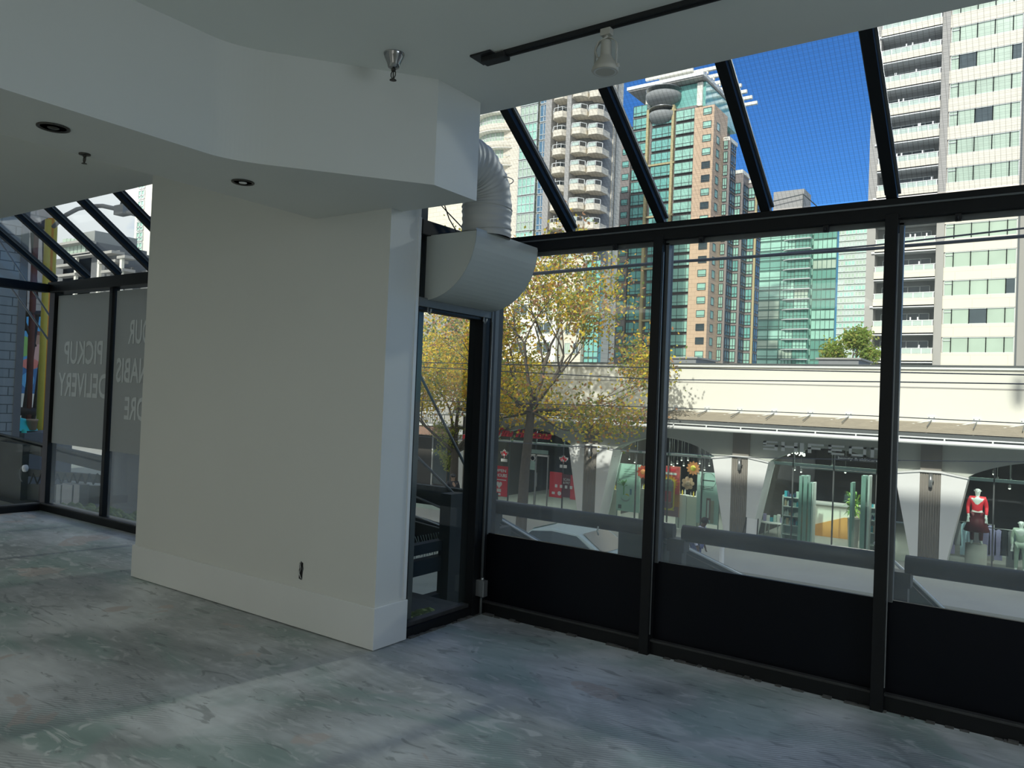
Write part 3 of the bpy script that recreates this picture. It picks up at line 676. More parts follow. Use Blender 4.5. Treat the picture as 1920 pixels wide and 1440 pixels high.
# arches
SPR, TOP = -.42, .18
for i in range(5):
    x0, x1 = PIL[i]+.95, PIL[i+1]-.95
    b = MB(); n = 20; pts = []
    for k in range(n+1):
        t = k/n; x = x0+(x1-x0)*t; pts.append((x, SPR+(TOP-SPR)*math.sin(PI*t)**.8))
    for k in range(n):
        a, c = pts[k], pts[k+1]
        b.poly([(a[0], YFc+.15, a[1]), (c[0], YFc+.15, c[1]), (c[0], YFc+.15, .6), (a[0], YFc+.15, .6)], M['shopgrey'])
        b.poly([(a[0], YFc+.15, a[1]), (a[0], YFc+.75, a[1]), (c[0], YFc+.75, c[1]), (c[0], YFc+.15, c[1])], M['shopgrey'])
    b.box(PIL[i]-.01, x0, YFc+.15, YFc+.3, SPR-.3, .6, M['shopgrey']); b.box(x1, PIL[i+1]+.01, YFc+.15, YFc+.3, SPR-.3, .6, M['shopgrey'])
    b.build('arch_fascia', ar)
# pilasters
def pilaster(cx):
    zt, zb = -.36, GZ
    b = MB()
    for sg in (-1, 1):
        xt, xb, xi = cx+sg*1.0, cx+sg*.44, cx+sg*.29
        o = [(xi, zt+.06), (xt, zt-.08), (xb, zb), (xi, zb)]
        if sg < 0: o = o[::-1]
        b.prism(o, YFc-.05, YFc+.8, M['white'], 'y')
    return b
for i, cx in enumerate(PIL):
    b = pilaster(cx); b.build('flared_pilaster', ar)
    b = MB(); b.box(cx-.29, cx+.29, YFc+.0, YFc+.4, GZ, .55, M['flute'])
    for k in range(8): b.tube([(cx-.25+.071*k, YFc-.01, GZ), (cx-.25+.071*k, YFc-.01, -.38)], .022, M['flute'], 6)
    b.build('fluted_strip', ar)
    b = MB(); b.prism([(cx-1.02, -.44), (cx-.29, -.33), (cx+.29, -.33), (cx+1.02, -.44), (cx+1.02, -.40), (cx+.29, -.27), (cx-.29, -.27), (cx-1.02, -.40)], YFc-.12, YFc+.15, M['white'], 'y'); b.build('chevron_cap', ar)
    f = MB(); f.tube([(cx+.02, YFc-.16, -.78), (cx+.02, YFc-.16, -.36)], .055, M['steel'], 12); f.tube([(cx+.02, YFc-.16, -.80), (cx+.02, YFc-.16, -.77)], .045, M['dark'], 12); f.box(cx+.06, cx+.1, YFc-.17, YFc, -.62, -.58, M['mull']); f.build('wall_light', ar)
# slatted awning
yo = 25.75
za = P(1450, 779, 'Y', YFc).z; zf = P(1450, 796, 'Y', yo).z
b = MB()
for k in range(9):
    t = k/8.5; y = YFc-.05+(yo-YFc+.1)*t; z = za+(zf-za)*t
    b.box(-20.9, 16, y-.075, y+.035, z-.012, z+.02, M['slat'])
b.build('awning_slats', ar)
b = MB(); b.prism([(YFc, za-.05), (yo, zf-.05), (yo, zf-.035), (YFc, za-.035)], -20.9, 16, M['mull'], 'x'); b.build('awning_board', ar)  # board coloured dark to put shade into the slat gaps
b = MB(); b.box(-20.9, 16, yo-.025, yo+.01, P(1450, 812, 'Y', yo-.15).z, zf-.02, M['gasket']); b.build('awning_sun_stop', ar)  # strip added to stop sun stripes between slats and gutter
for k in range(32):
    x = P(1268, 762, 'Y', YFc).x-7*1.2+k*1.2
    if x > 15: break
    b = MB(); b.prism([(YFc, za-.02), (yo, zf-.02), (yo, zf-.07), (YFc, za-.08)], x-.02, x+.02, M['steel'], 'x'); b.build('awning_arm', ar)
    if x > -18:
        b = MB(); b.box(x-.11, x+.11, YFc-.03, YFc, 1.15, 1.42, M['rail'])
        for (dx_, dz) in ((-.07, .08), (.07, .08), (-.07, -.08), (.07, -.08)): b.box(x+dx_-.012, x+dx_+.012, YFc-.04, YFc-.03, 1.285+dz-.012, 1.285+dz+.012, M['mull'])
        b.tube([(x, YFc-.04, 1.28), (x-.02, yo+.35, zf+.18)], .016, M['gasket'], 5); b.tube([(x, YFc-.04, 1.27), (x-.75, YFc-.4, za-.12)], .014, M['rail'], 5)
        b.build('wall_bracket', ar)
zg = P(1450, 812, 'Y', yo-.15).z
b = MB(); b.tube([(-20.9, yo-.15, zg), (16, yo-.15, zg)], .065, M['white'], 14); b.build('tube_gutter', ar)
b = MB(); b.tube([(-20.9, yo-.1, zg+.13), (16, yo-.1, zg+.13)], .022, M['rail'], 8)
for k in range(31):
    x = -20.4+k*1.2; b.tube([(x, yo-.12, zg+.05), (x, yo-.1, zg+.13)], .025, M['rail'], 6)
b.build('gutter_rail', ar)
# shop fronts: glass, mullions, transoms
GY = YFc+.72
for i in range(5):
    x0, x1 = PIL[i]+.3, PIL[i+1]-.3
    b = MB(); b.box(x0, x1, GY, GY+.02, GZ, .3, M['shopglass']); b.build('shop_glass', ar)
    b = MB(); b.box(x0, x1, GY-.03, GY+.05, -.52, -.42, M['tealframe']); 
    for k in range(1, 4): xx = x0+(x1-x0)*k/4; b.box(xx-.02, xx+.02, GY-.03, GY+.04, GZ, .2, M['mull'])
    b.build('shop_front_frame', ar)
    if i in (0, 1):
        b = MB()
        for k in range(4): b.box(x0+.4+k*1.2, x0+1.45+k*1.2, GY-.05, GY-.03, -.50, -.43, M['white'])
        b.build('transom_strip', ar)
# roof boxes on the arcade
for (x0, x1, yy, zt, lab) in ((1250, 1305, 33, 672, 'low grey plant housing on the arcade roof below the stone tower'), (1535, 1610, 33, 674, 'low grey plant housing on the arcade roof beside the green tree')):
    A, B = P(x0, zt, 'Y', yy), P(x1, zt, 'Y', yy); b = MB(); b.box(A.x, B.x, yy, yy+2.5, 2.6, A.z, M['roof']); b.box(A.x-.1, B.x+.1, yy-.1, yy+2.6, A.z, A.z+.07, M['greycon']); tag(b.build('roof_plant_housing'), lab, 'roof unit', 'roof units')

# ---------------- signs
t = thing('cafe_sign', 'red script coffee shop sign reading Tim Hortons behind the street tree', 'sign', (-18, YFc-.1, 0))
A, B = F(934, 800), F(1037, 800)
b = MB(); mid = A.x+(B.x-A.x)*.36
text_on(b, 'Tim', M['red'], A.x, A.x+(B.x-A.x)*.3, -.22, .14, YFc-.08, .1, shear=.35, bold=.035)
text_on(b, 'Hortons', M['red'], mid, B.x, -.22, .12, YFc-.08, .1, shear=.35, bold=.035); b.build('lettering', t)
b = MB(); b.box(A.x+.1, B.x-.1, YFc-.03, YFc+.15, -.07, -.04, M['mull']); b.build('mounting_rail', t)
t = thing('beauty_shop_sign', 'metal SHIFEON lettering with beauty and skincare line over the glass entrance', 'sign', (-6, YFc-.1, 0))
A, B = F(1432, 845), F(1676, 845); LPX = [(1431, 1458), (1465, 1495), (1500, 1507), (1515, 1544), (1553, 1583), (1592, 1624), (1633, 1664)]
z0, z1 = F(1445, 844).z, F(1445, 827).z; HGT = z1-z0; ys0, ys1 = YFc-.02, YFc+.04
GL = {'S': [(0, 0, 1, .2), (.8, .2, 1, .6), (0, .4, 1, .6), (0, .5, .2, 1), (0, .8, 1, 1)], 'H': [(0, 0, .2, 1), (.8, 0, 1, 1), (0, .4, 1, .6)], 'I': [(0, 0, 1, 1)],
      'F': [(0, 0, .2, .8), (0, .4, .8, .6), (0, .8, 1, 1)], 'E': [(0, 0, .2, 1), (0, 0, 1, .2), (0, .4, .85, .6), (0, .8, 1, 1)], 'O': [(0, 0, .16, 1), (.84, 0, 1, 1), (0, 0, 1, .22), (0, .78, 1, 1)],
      'N': [(0, 0, .2, 1), (.8, 0, 1, 1), (0, .8, 1, 1)]}
M['signmetal'] = mat('brushed_sign_metal', (.92, .94, .93), .5, 0, var=.02)
for i, chh in enumerate('SHIFEON'):
    b = MB(); lx0 = F(LPX[i][0], 843).x; lw_ = F(LPX[i][1], 843).x-lx0
    for (a0, c0, a1, c1) in GL[chh]:
        b.box(lx0+a0*lw_, lx0+a1*lw_, ys0, ys1, z0+c0*HGT, z0+c1*HGT, M['signmetal'])
    b.build('letter', t)
b = MB(); C0, C1 = F(1572, 858), F(1672, 858); text_on(b, 'beauty & skincare shop', M['white'], C0.x, C1.x, C0.z-.075, C0.z+.045, YFc-.06, .04, bold=.02); b.build('tagline', t)
b = MB(); b.box(C0.x-.1, C1.x+.1, YFc-.02, YFc+.05, C0.z-.09, C0.z+.06, M['mull']); b.build('tagline_board', t)
# maple leaf stickers
LEAF = [(0, 1), (.13, .72), (.3, .82), (.27, .45), (.5, .62), (.55, .5), (.85, .55), (.74, .35), (.82, .25), (.45, 0), (.5, -.15), (.06, -.1), (.06, -.5), (-.06, -.5), (-.06, -.1), (-.5, -.15), (-.45, 0), (-.82, .25), (-.74, .35), (-.85, .55), (-.55, .5), (-.5, .62), (-.27, .45), (-.3, .82), (-.13, .72)]
def leaf(px, py, label):
    q = F(px, py, GY); t = thing('maple_leaf_sticker', label, 'sticker', (q.x, GY-.03, q.z), 'maple leaf stickers')
    def sh(mb, s, m, y0, y1): mb.prism([(q.x+u*s, q.z+v*s) for u, v in LEAF], y0, y1, m, 'y')
    mb = MB(); sh(mb, .27, M['white'], GY-.022, GY-.012); mb.box(q.x-.17, q.x+.17, GY-.022, GY-.012, q.z-.30, q.z-.17, M['white']); mb.build('white_outline', t)
    mb = MB(); sh(mb, .20, M['red'], GY-.032, GY-.022); mb.build('red_leaf', t)
    mb = MB(); mb.ball((q.x, GY-.034, q.z), .05, M['white'], 6, (1, .2, 1)); mb.ball((q.x-.06, GY-.034, q.z+.05), .03, M['white'], 6, (1, .2, 1)); mb.build('inner_marks', t)
leaf(946, 853, 'red and white maple leaf sticker left of the tree trunk'); leaf(1057, 864, 'red and white maple leaf sticker right of the cafe door')
# posters helper: a printed panel standing right behind the glass
def col(name, c, e=0): 
    k = 'c_'+name
    if k not in M: M[k] = mat(name, c, .5, var=.03)
    return M[k]
def panel(px0, py0, px1, py1, m, y=GY+.1, pad=None):
    A, B = F(px0, py0, y), F(px1, py1, y); return A.x, B.x, min(A.z, B.z), max(A.z, B.z)
t = thing('opening_hours_poster', 'red OPEN 24 HOURS poster with a white heart in the cafe window', 'poster', (F(937, 900, GY).x, GY, -2))
x0, x1, za_, zb_ = panel(922, 872, 951, 932, None, GY-.03)
b = MB(); b.box(x0, x1, GY-.03, GY-.012, za_, zb_, M['red']); b.build('sheet', t)
b = MB(); W = x1-x0; H = zb_-za_; y = GY-.036
text_on(b, 'OPEN', M['white'], x0+W*.2, x0+W*.88, zb_-H*.2, zb_-H*.1, y, .01, bold=.03)
text_on(b, '24 HOURS', M['white'], x0+W*.06, x0+W*.94, zb_-H*.36, zb_-H*.25, y, .01, bold=.03)
b.box(x0+W*.1, x0+W*.9, y-.005, y+.005, zb_-H*.47, zb_-H*.44, M['white'])
hx, hz = x0+W*.5, zb_-H*.62; hp = []
for k in range(24):
    a = 2*PI*k/24; hp.append((hx+.2*math.sin(a)**3*.75, hz+.0125*(13*math.cos(a)-5*math.cos(2*a)-2*math.cos(3*a)-math.cos(4*a))*.85))
b.prism(hp[::-1], y-.005, y+.005, M['white'], 'y'); b.box(x0+W*.38, x0+W*.62, y-.005, y+.005, za_+H*.14, za_+H*.24, M['white']); b.box(x0+W*.4, x0+W*.6, y-.005, y+.005, za_+H*.03, za_+H*.1, M['white'])
b.build('print', t)
t = thing('payment_poster', 'red SCAN & PAY poster pair with white icons beside the cafe door', 'poster', (F(1057, 910, GY).x, GY, -2))
x0, x1, za_, zb_ = panel(1031, 884, 1084, 938, None, GY-.03); W = x1-x0; H = zb_-za_
b = MB(); b.box(x0, x0+W*.46, GY-.03, GY-.012, za_, zb_, M['red']); b.box(x0+W*.72, x1, GY-.03, GY-.012, za_, zb_-H*.05, M['red']); b.box(x0+W*.46, x0+W*.72, GY-.03, GY-.012, za_+H*.05, zb_-H*.05, col('dark_maroon', (.12, .02, .03))); b.build('sheet', t)
b = MB(); y = GY-.036
text_on(b, 'SCAN', M['white'], x0+W*.48, x0+W*.7, zb_-H*.3, zb_-H*.2, y, .01); text_on(b, '& PAY', M['white'], x0+W*.48, x0+W*.7, zb_-H*.42, zb_-H*.33, y, .01)
for k in range(5): b.box(x0+W*(.2+.17*k), x0+W*(.28+.17*k), y-.004, y+.004, zb_-H*.6, zb_-H*.48, M['white'])
b.box(x0+W*.1, x0+W*.2, y-.004, y+.004, za_+H*.12, za_+H*.22, M['white']); b.disc((x0+W*.36, y-.004, za_+H*.18), .09, M['white']); b.build('print', t)
t = thing('cafe_door', 'glazed cafe door with pale transom and a round no-smoking sign', 'door', (F(1000, 920, GY).x, GY, GZ))
x0, x1, za_, zb_ = panel(985, 850, 1022, 1000, None, GY-.05)
b = MB(); b.box(x0-.05, x0, GY-.09, GY-.03, GZ, zb_, M['steel']); b.box(x1, x1+.05, GY-.09, GY-.03, GZ, zb_, M['steel']); b.box(x0, x1, GY-.09, GY-.03, zb_-.07, zb_, M['white']); b.box((x0+x1)/2-.03, (x0+x1)/2+.03, GY-.09, GY-.03, GZ, zb_, M['steel']); b.build('door_frame', t)
b = MB(); b.box(x0, x1, GY-.05, GY-.04, zb_+.03, zb_+.2, M['tealframe']); b.build('transom', t)
q = F(999, 859, GY-.1); b = MB(); b.lathe([(.13, 0), (.13, -.01), (.001, -.01)], (q.x, GY-.1, q.z), M['white'], 20, 'y'); b.lathe([(.09, -.012), (.09, -.018), (.06, -.018), (.06, -.012)], (q.x, GY-.1, q.z), M['blackm'], 20, 'y'); b.box(q.x-.13, q.x+.13, GY-.1, GY-.09, q.z-.5, q.z-.12, M['tealframe']); b.build('round_notice', t)
b = MB(); b.box((x0+x1)/2+.06, (x0+x1)/2+.1, GY-.12, GY-.09, -2.3, -1.7, M['steel']); b.build('door_handle', t)

# ---------------- cosmetics window (between second and third pilaster)
PY = GY+.25
def standpanel(name, label, px, base, decor, group='poster banners in the cosmetics window'):
    x0, x1, za_, zb_ = panel(*px, None, PY); t = thing(name, label, 'poster', ((x0+x1)/2, PY, GZ), group)
    b = MB(); b.box(x0, x1, PY, PY+.04, za_, zb_, base); b.build('panel', t)
    b = MB(); b.box(x0, x0+.04, PY+.05, PY+.09, GZ, zb_, M['steel']); b.box(x1-.04, x1, PY+.05, PY+.09, GZ, zb_, M['steel']); b.build('stand', t)
    b = MB(); decor(b, x0, x1, za_, zb_, PY-.008); b.build('print', t)
def deco_green(b, x0, x1, a, c, y):
    W, H = x1-x0, c-a
    for k in range(4): b.box(x0+W*.3, x0+W*(.9-.04*k), y-.002, y, c-H*(.12+.05*k), c-H*(.105+.05*k), col('sage_text', (.3, .42, .36)))
    random.seed(2)
    for k in range(14):
        an = random.uniform(.3, 2.8); L = random.uniform(.15, .35); cx, cz = x0+W*.3, a+H*.52
        b.prism([(cx, cz), (cx+L*math.cos(an)-.02, cz+L*math.sin(an)*.8), (cx+L*math.cos(an)*1.1, cz+L*math.sin(an)), (cx+L*math.cos(an)+.03, cz+L*math.sin(an)*.75)], y-.004, y, col('leaf_green', (.16, .4, .1)), 'y')
    b.box(x0+W*.3, x0+W*.34, y-.004, y, a+H*.3, a+H*.52, col('leaf_green', (0, 0, 0)))
    b.box(x0+W*.58, x0+W*.66, y-.004, y, a+H*.36, a+H*.48, M['blueg']); b.disc((x0+W*.46, y-.004, a+H*.32), .1, M['yellow']); b.disc((x0+W*.4, y-.003, a+H*.27), .12, M['steel'], sx=1.6, n=16); b.disc((x0+W*.4, y-.0045, a+H*.29), .11, col('mint', (0, 0, 0)), sx=1.6, n=16)
    b.box(x0+W*.1, x0+W*.24, y-.004, y, a+H*.05, a+H*.13, M['mull'])
def deco_orange(b, x0, x1, a, c, y):
    W, H = x1-x0, c-a; cx = (x0+x1)/2
    b.box(x0, x1, y-.001, y, a+H*.45, c, col('warm_red', (.65, .1, .1))); b.box(x0, x1, y-.001, y, a, a+H*.2, col('mauve', (.35, .18, .22)))
    rays = []
    for k in range(36):
        an = 2*PI*k/36; r = (.42 if k % 2 else .3); rays.append((cx+r*W*1.1*math.cos(an)*1.0, a+H*.66+r*H*.42*math.sin(an)))
    b.prism(rays, y-.003, y-.001, M['orange'], 'y')
    o = [(cx+.30*W*math.cos(k*PI/10), a+H*.44+(H*.24)*(1 if k < 10 else -1)+.18*W*math.sin(k*PI/10)) for k in range(20)]; b.prism(o, y-.005, y-.003, M['yellow'], 'y')
    o = [(cx+.24*W*math.cos(k*PI/10), a+H*.44+(H*.23)*(1 if k < 10 else -1)+.14*W*math.sin(k*PI/10)) for k in range(20)]; b.prism(o, y-.007, y-.005, col('mauve', (0, 0, 0)), 'y')
    b.prism([(cx-.2*W, a+H*.27), (cx+.2*W, a+H*.27), (cx+.2*W, a+H*.68), (cx+.1*W, a+H*.74), (cx-.1*W, a+H*.74), (cx-.2*W, a+H*.68)], y-.01, y-.007, M['steel'], 'y')
    b.box(cx-.15*W, cx+.15*W, y-.012, y-.01, a+H*.28, a+H*.5, col('rose', (.5, .12, .15)))
    b.box(x0+W*.2, x1-W*.2, y-.004, y, c-H*.1, c-H*.05, M['red']); b.box(x0+W*.1, x1-W*.15, y-.004, y, c-H*.17, c-H*.13, M['white']); b.box(x0+W*.1, x1-W*.2, y-.004, y, a+H*.12, a+H*.14, M['yellow'])
def deco_pale(b, x0, x1, a, c, y):
    W, H = x1-x0, c-a
    ring = [(x0+W*.5+.35*W*math.cos(2*PI*k/24), y-.002, c-H*.16+.35*W*math.sin(2*PI*k/24)) for k in range(25)]; b.tube(ring, .008, M['gasket'], 4, False)
    b.box(x0+W*.25, x1-W*.2, y-.004, y, c-H*.17, c-H*.145, M['gasket'])
    for k in range(3): b.box(x0+W*.15, x1-W*.25, y-.003, y, c-H*(.28+.03*k), c-H*(.27+.03*k), M['gasket'])
    b.box(x0+W*.45, x0+W*.65, y-.004, y, a+H*.08, a+H*.5, col('rosewood', (.35, .2, .2))); b.box(x0+W*.5, x0+W*.58, y-.006, y-.004, a+H*.12, a+H*.46, M['white']); b.box(x0+W*.65, x0+W*.8, y-.004, y, a+H*.02, a+H*.46, col('tan', (.5, .42, .35)))
standpanel('banner_stand', 'pale green banner with a plant and yellow flower, right of the tree-shaded pilaster', (1158, 868, 1198, 962), col('mint', (.55, .72, .64)), deco_green)
standpanel('banner_stand', 'orange and red banner of a glowing serum bottle just right of the window mullion', (1235, 872, 1272, 970), col('burnt_orange', (.6, .25, .1)), deco_orange)
standpanel('banner_stand', 'tall pale mint banner with a thin circle logo against the third pilaster', (1308, 884, 1346, 985), col('ice', (.62, .76, .73)), deco_pale)
def flower(px, py, r, c1, c2, petals, label):
    q = F(px, py, GY+.12); t = thing('paper_flower', label, 'flower decoration', (q.x, GY+.12, q.z), 'giant paper flowers in the cosmetics window')
    b = MB()
    for k in range(petals):
        a = 2*PI*k/petals; o = []
        for j in range(10):
            u = 2*PI*j/10; lx_, lz_ = .62*r+.42*r*math.cos(u), .24*r*(10/petals)*math.sin(u); o.append((q.x+lx_*math.cos(a)-lz_*math.sin(a), q.z+lx_*math.sin(a)+lz_*math.cos(a)))
        b.prism(o, GY+.10+.008*(k % 3), GY+.112+.008*(k % 3), c1, 'y')
    b.build('petals', t); b = MB(); b.ball((q.x, GY+.1, q.z), r*.42, c2, 8, (1, .35, 1)); b.build('flower_centre', t)
    b = MB(); b.tube([(q.x, GY+.14, q.z), (q.x, GY+.14, -.45)], .005, M['steel'], 4); b.build('hanging_wire', t)
cor = col('coral', (.8, .28, .1)); sal = col('salmon', (.8, .45, .3))
flower(1300, 878, .26, cor, M['yellow'], 12, 'orange paper flower with a yellow centre hanging high in the window')
flower(1290, 906, .25, sal, col('dusty', (.6, .38, .28)), 7, 'faded salmon paper flower hanging below the orange one')
flower(1206, 885, .26, col('scarlet', (.8, .12, .06)), cor, 10, 'scarlet paper flower half hidden behind the window mullion')
for (px, lab, top, bot, m) in (((1268, 1285), 'narrow white display plinth with small product boxes beside the orange banner', 927, 990, M['white']), ((1288, 1307), 'cream display plinth holding bottles left of the tall mint banner', 930, 992, M['cream']), ((1199, 1210), 'slim grey display plinth left of the window mullion', 916, 985, M['pilaster']), ((1143, 1157), 'cream display plinth with a gold bottle near the tree-shaded pilaster', 917, 970, M['cream'])):
    x0, x1, za_, zb_ = panel(px[0], top, px[1], bot, None, PY+.2)
    t = thing('display_plinth', lab, 'plinth', ((x0+x1)/2, PY+.35, GZ), 'display plinths'); b = MB(); b.box(x0, x1, PY+.2, PY+.5, GZ, zb_, m); b.build('plinth_body', t)
    for k in range(3):
        b = MB(); xx = x0+(x1-x0)*(.25+.25*k); b.lathe([(.03, 0), (.03, .1+.03*k), (.012, .12+.03*k), (.012, .16+.03*k), (.001, .16+.03*k)], (xx, PY+.3, zb_), (M['steel'], M['yellow'], M['white'])[k], 8); o = b.build('bottle'); tag(o, ('steel-coloured', 'golden', 'white')[k]+' bottle standing on the '+lab.split(' with')[0].split(' holding')[0], 'bottle', 'bottles on the plinths')
# spot dots on the ceilings of the shops
M['spot'] = mat('lit_lamp', (1, 1, 1), .5, var=0, emit=(1, .93, .8), es=5)
random.seed(21)
dots = [(1259, 870), (1263, 873), (1270, 868), (1278, 862), (1282, 872), (1290, 862), (1312, 868), (1321, 880), (1242, 868), (1330, 872), (1180, 860), (1190, 866), (1408, 875), (1490, 880), (1502, 884), (1560, 876), (1585, 885), (1700, 884), (1863, 888), (1895, 903), (1893, 915), (1870, 900)]
for k, (px, py) in enumerate(dots):
    q = F(px, py, GY+1.8); b = MB(); b.lathe([(.035, .1), (.04, 0), (.03, -.02)], (q.x, q.y, q.z), M['steel'], 10); b.ball((q.x, q.y, q.z-.01), .035, M['spot'], 6); b.tube([(q.x, q.y, q.z+.1), (q.x, q.y, .62)], .008, M['mull'], 4)
    tag(b.build('ceiling_spot'), 'small lit spotlight hanging from a shop ceiling', 'spotlight', 'lit spotlights in the shops')
t = thing('bulb_chandelier', 'cluster of tiny golden bulbs at the top of the arched entrance', 'light', (F(1490, 852, GY+1).x, GY+1, .1)); b = MB(); b2 = MB()
for k in range(34):
    u = random.uniform(-1, 1); q = F(1491+18*u, 850+random.uniform(-4, 3)+3*u*u, GY+1); b.ball(tuple(q), .022, M['spot'], 5); b2.tube([tuple(q), (q.x, q.y, .62)], .004, M['mull'], 3)
b.build('bulbs', t); b2.build('wires', t)
# ---------------- beauty shop interior
x0, x1, za_, zb_ = panel(1524, 944, 1592, 1006, None, GY+3.0)
t = thing('reception_counter', 'white reception counter with a diagonal orange timber face inside the beauty shop', 'counter', ((x0+x1)/2, GY+3.3, GZ))
b = MB(); b.box(x0-.1, x1+.3, GY+3.0, GY+3.6, GZ, zb_, col('counter_white', (.85, .82, .74))); b.build('counter_body', t)
b = MB(); b.prism([(x0-.1, GZ), (x1+.3, GZ), (x1+.3, zb_-.35), (x1-.2, zb_-.4), (x0-.1, zb_-.85)], GY+2.94, GY+3.0, col('orange_timber', (.75, .36, .1)), 'y'); b.build('timber_face', t)
b = MB(); b.box(x0-.15, x1+.35, GY+2.9, GY+3.65, zb_, zb_+.06, M['white']); b.build('counter_top', t)
mo = MB(); mo.box(x1-.25, x1+.15, GY+3.2, GY+3.23, zb_+.14, zb_+.45, M['darkg']); mo.box(x1-.08, x1-.02, GY+3.22, GY+3.3, zb_+.06, zb_+.3, M['mull']); mo.box(x1-.15, x1+.05, GY+3.15, GY+3.35, zb_+.06, zb_+.08, M['mull']); tag(mo.build('desk_monitor'), 'dark monitor standing on the beauty shop reception counter', 'monitor')
def shelf(px0, px1, py0, py1, yy, label, prod, shelves=5):
    x0, x1, za_, zb_ = panel(px0, py0, px1, py1, None, yy); t = thing('display_shelf', label, 'shelf', ((x0+x1)/2, yy, GZ), 'product shelves in the beauty shop')
    b = MB(); b.box(x0, x0+.04, yy, yy+.35, GZ, zb_, M['white']); b.box(x1-.04, x1, yy, yy+.35, GZ, zb_, M['white']); b.build('side_panel', t)
    b = MB(); b.box(x0, x1, yy+.33, yy+.36, GZ, zb_, col('shelf_back', (.4, .48, .5))); b.build('back_panel', t); zs = []
    for k in range(shelves):
        z = GZ+.3+(zb_-GZ-.35)*k/(shelves-1); zs.append(z); b = MB(); b.box(x0, x1, yy, yy+.35, z-.03, z, M['white']); b.build('shelf_board', t)
    random.seed(prod)
    for z in zs[1:]:
        for k in range(6):
            xx = x0+.1+(x1-x0-.2)*k/5; h_ = random.uniform(.1, .24); m = random.choice((col('aqua', (.05, .4, .5)), M['white'], col('mint', (0, 0, 0)), col('navy', (.03, .05, .12)), col('peach', (.7, .5, .35))))
            mb = MB()
            if random.random() < .5: mb.box(xx-.045, xx+.045, yy+.06, yy+.15, z, z+h_, m)
            else: mb.lathe([(.04, 0), (.04, h_*.7), (.015, h_*.78), (.015, h_), (.001, h_)], (xx, yy+.1, z), m, 8)
            tag(mb.build('skincare_product'), 'small boxed or bottled skincare product on a white display shelf', 'bottle', 'skincare products on the shelves')
shelf(1467, 1497, 928, 1010, GY+.5, 'white product shelf with aqua boxes left of the glass entrance', 5)
shelf(1625, 1658, 948, 1025, GY+.5, 'pale product shelf right of the potted plant', 8, 4)
t = thing('glass_entrance', 'pale green glass entrance doors standing open beside the product shelf', 'door', (F(1510, 950, GY).x, GY, GZ))
for (px, wd_) in ((1500, .1), (1509, .12), (1518, .09), (1523, .05), (1596, .08), (1618, .14), (1628, .06)):
    q = F(px, 950, GY+.1); top = F(px, 892 if px < 1515 or px > 1600 else 905, GY+.1).z
    b = MB(); b.box(q.x-wd_/2, q.x+wd_/2, GY+.08, GY+.5, GZ, top, M['tealframe'] if wd_ > .06 else M['white']); b.build('door_leaf', t)
b = MB(); a, c = F(1500, 876, GY+.1), F(1655, 885, GY+.1); b.box(a.x, c.x, GY+.08, GY+.13, a.z-.03, a.z+.02, M['steel']); b.build('door_track', t)
# A-board and table
q = F(1400, 985, YFc-.9); t = thing('a_board', 'dark framed folding sign board standing at the foot of the third pilaster', 'sign', (q.x, YFc-.9, GZ))
zt = F(1400, 972, YFc-.9).z
b = MB(); b.prism([(YFc-1.0, GZ), (YFc-.9, zt), (YFc-.87, zt), (YFc-.97, GZ)], q.x-.02, q.x+.38, M['white'], 'x'); b.build('front_board', t)
b = MB(); b.tube([(q.x-.02, YFc-1.02, GZ), (q.x-.02, YFc-.9, zt+.04)], .02, M['blackm'], 5); b.tube([(q.x+.38, YFc-1.02, GZ), (q.x+.38, YFc-.9, zt+.04)], .02, M['blackm'], 5); b.tube([(q.x-.3, YFc-.6, GZ), (q.x-.02, YFc-.88, zt)], .02, M['blackm'], 5); b.build('frame', t)
q = F(1450, 990, GY+1.7); t = thing('display_table', 'round white display table with hanging cloth inside the beauty shop', 'table', (q.x, q.y, GZ)); zt = F(1450, 978, GY+1.7).z
b = MB(); b.lathe([(.5, -.03), (.5, 0), (.001, 0)], (q.x, q.y, zt), M['white'], 20); b.build('table_top', t); b = MB()
for k in range(4): a = PI/4+PI/2*k; b = MB(); b.tube([(q.x+.35*math.cos(a), q.y+.35*math.sin(a), GZ), (q.x+.3*math.cos(a), q.y+.3*math.sin(a), zt)], .025, M['white'], 6); b.build('leg', t)
random.seed(6)
for k in range(6):
    xx = q.x-.32+.13*k; h_ = random.uniform(.15, .3); b = MB(); b.box(xx-.05, xx+.05, q.y-.1, q.y, zt, zt+h_, random.choice((col('lilac', (.4, .35, .6)), col('aqua', (0, 0, 0)), M['white'], col('mint', (0, 0, 0))))); tag(b.build('gift_box'), 'small pastel box on the round white display table', 'box', 'pastel boxes on the round table')
# potted plant
q = F(1601, 960, GY+1.3); t = thing('potted_plant', 'leafy green potted plant beside the orange reception counter', 'plant', (q.x, q.y, GZ))
b = MB(); b.lathe([(.16, 0), (.2, 1.0), (.21, 1.02), (.17, 1.0), (.001, .98)], (q.x, q.y, GZ), M['pilaster'], 16); b.build('planter', t); b = MB(); random.seed(12)
zc = GZ+1.0
for k in range(90):
    a = random.uniform(0, 2*PI); L_ = random.uniform(.25, .75); up = random.uniform(.1, 1.1); tip = Vector((q.x+L_*.6*math.cos(a), q.y+L_*.5*math.sin(a), zc+up)); base = Vector((q.x, q.y, zc+up*.4)); mid = base.lerp(tip, .6)+Vector((0, 0, .12)); s_ = Vector((-math.sin(a), math.cos(a), 0))*.05
    b.poly([base, mid+s_, tip-Vector((0, 0, .1)), mid-s_], random.choice((col('plant_green', (.2, .42, .1)), col('plant_lime', (.4, .55, .12)))))
b.build('foliage', t)
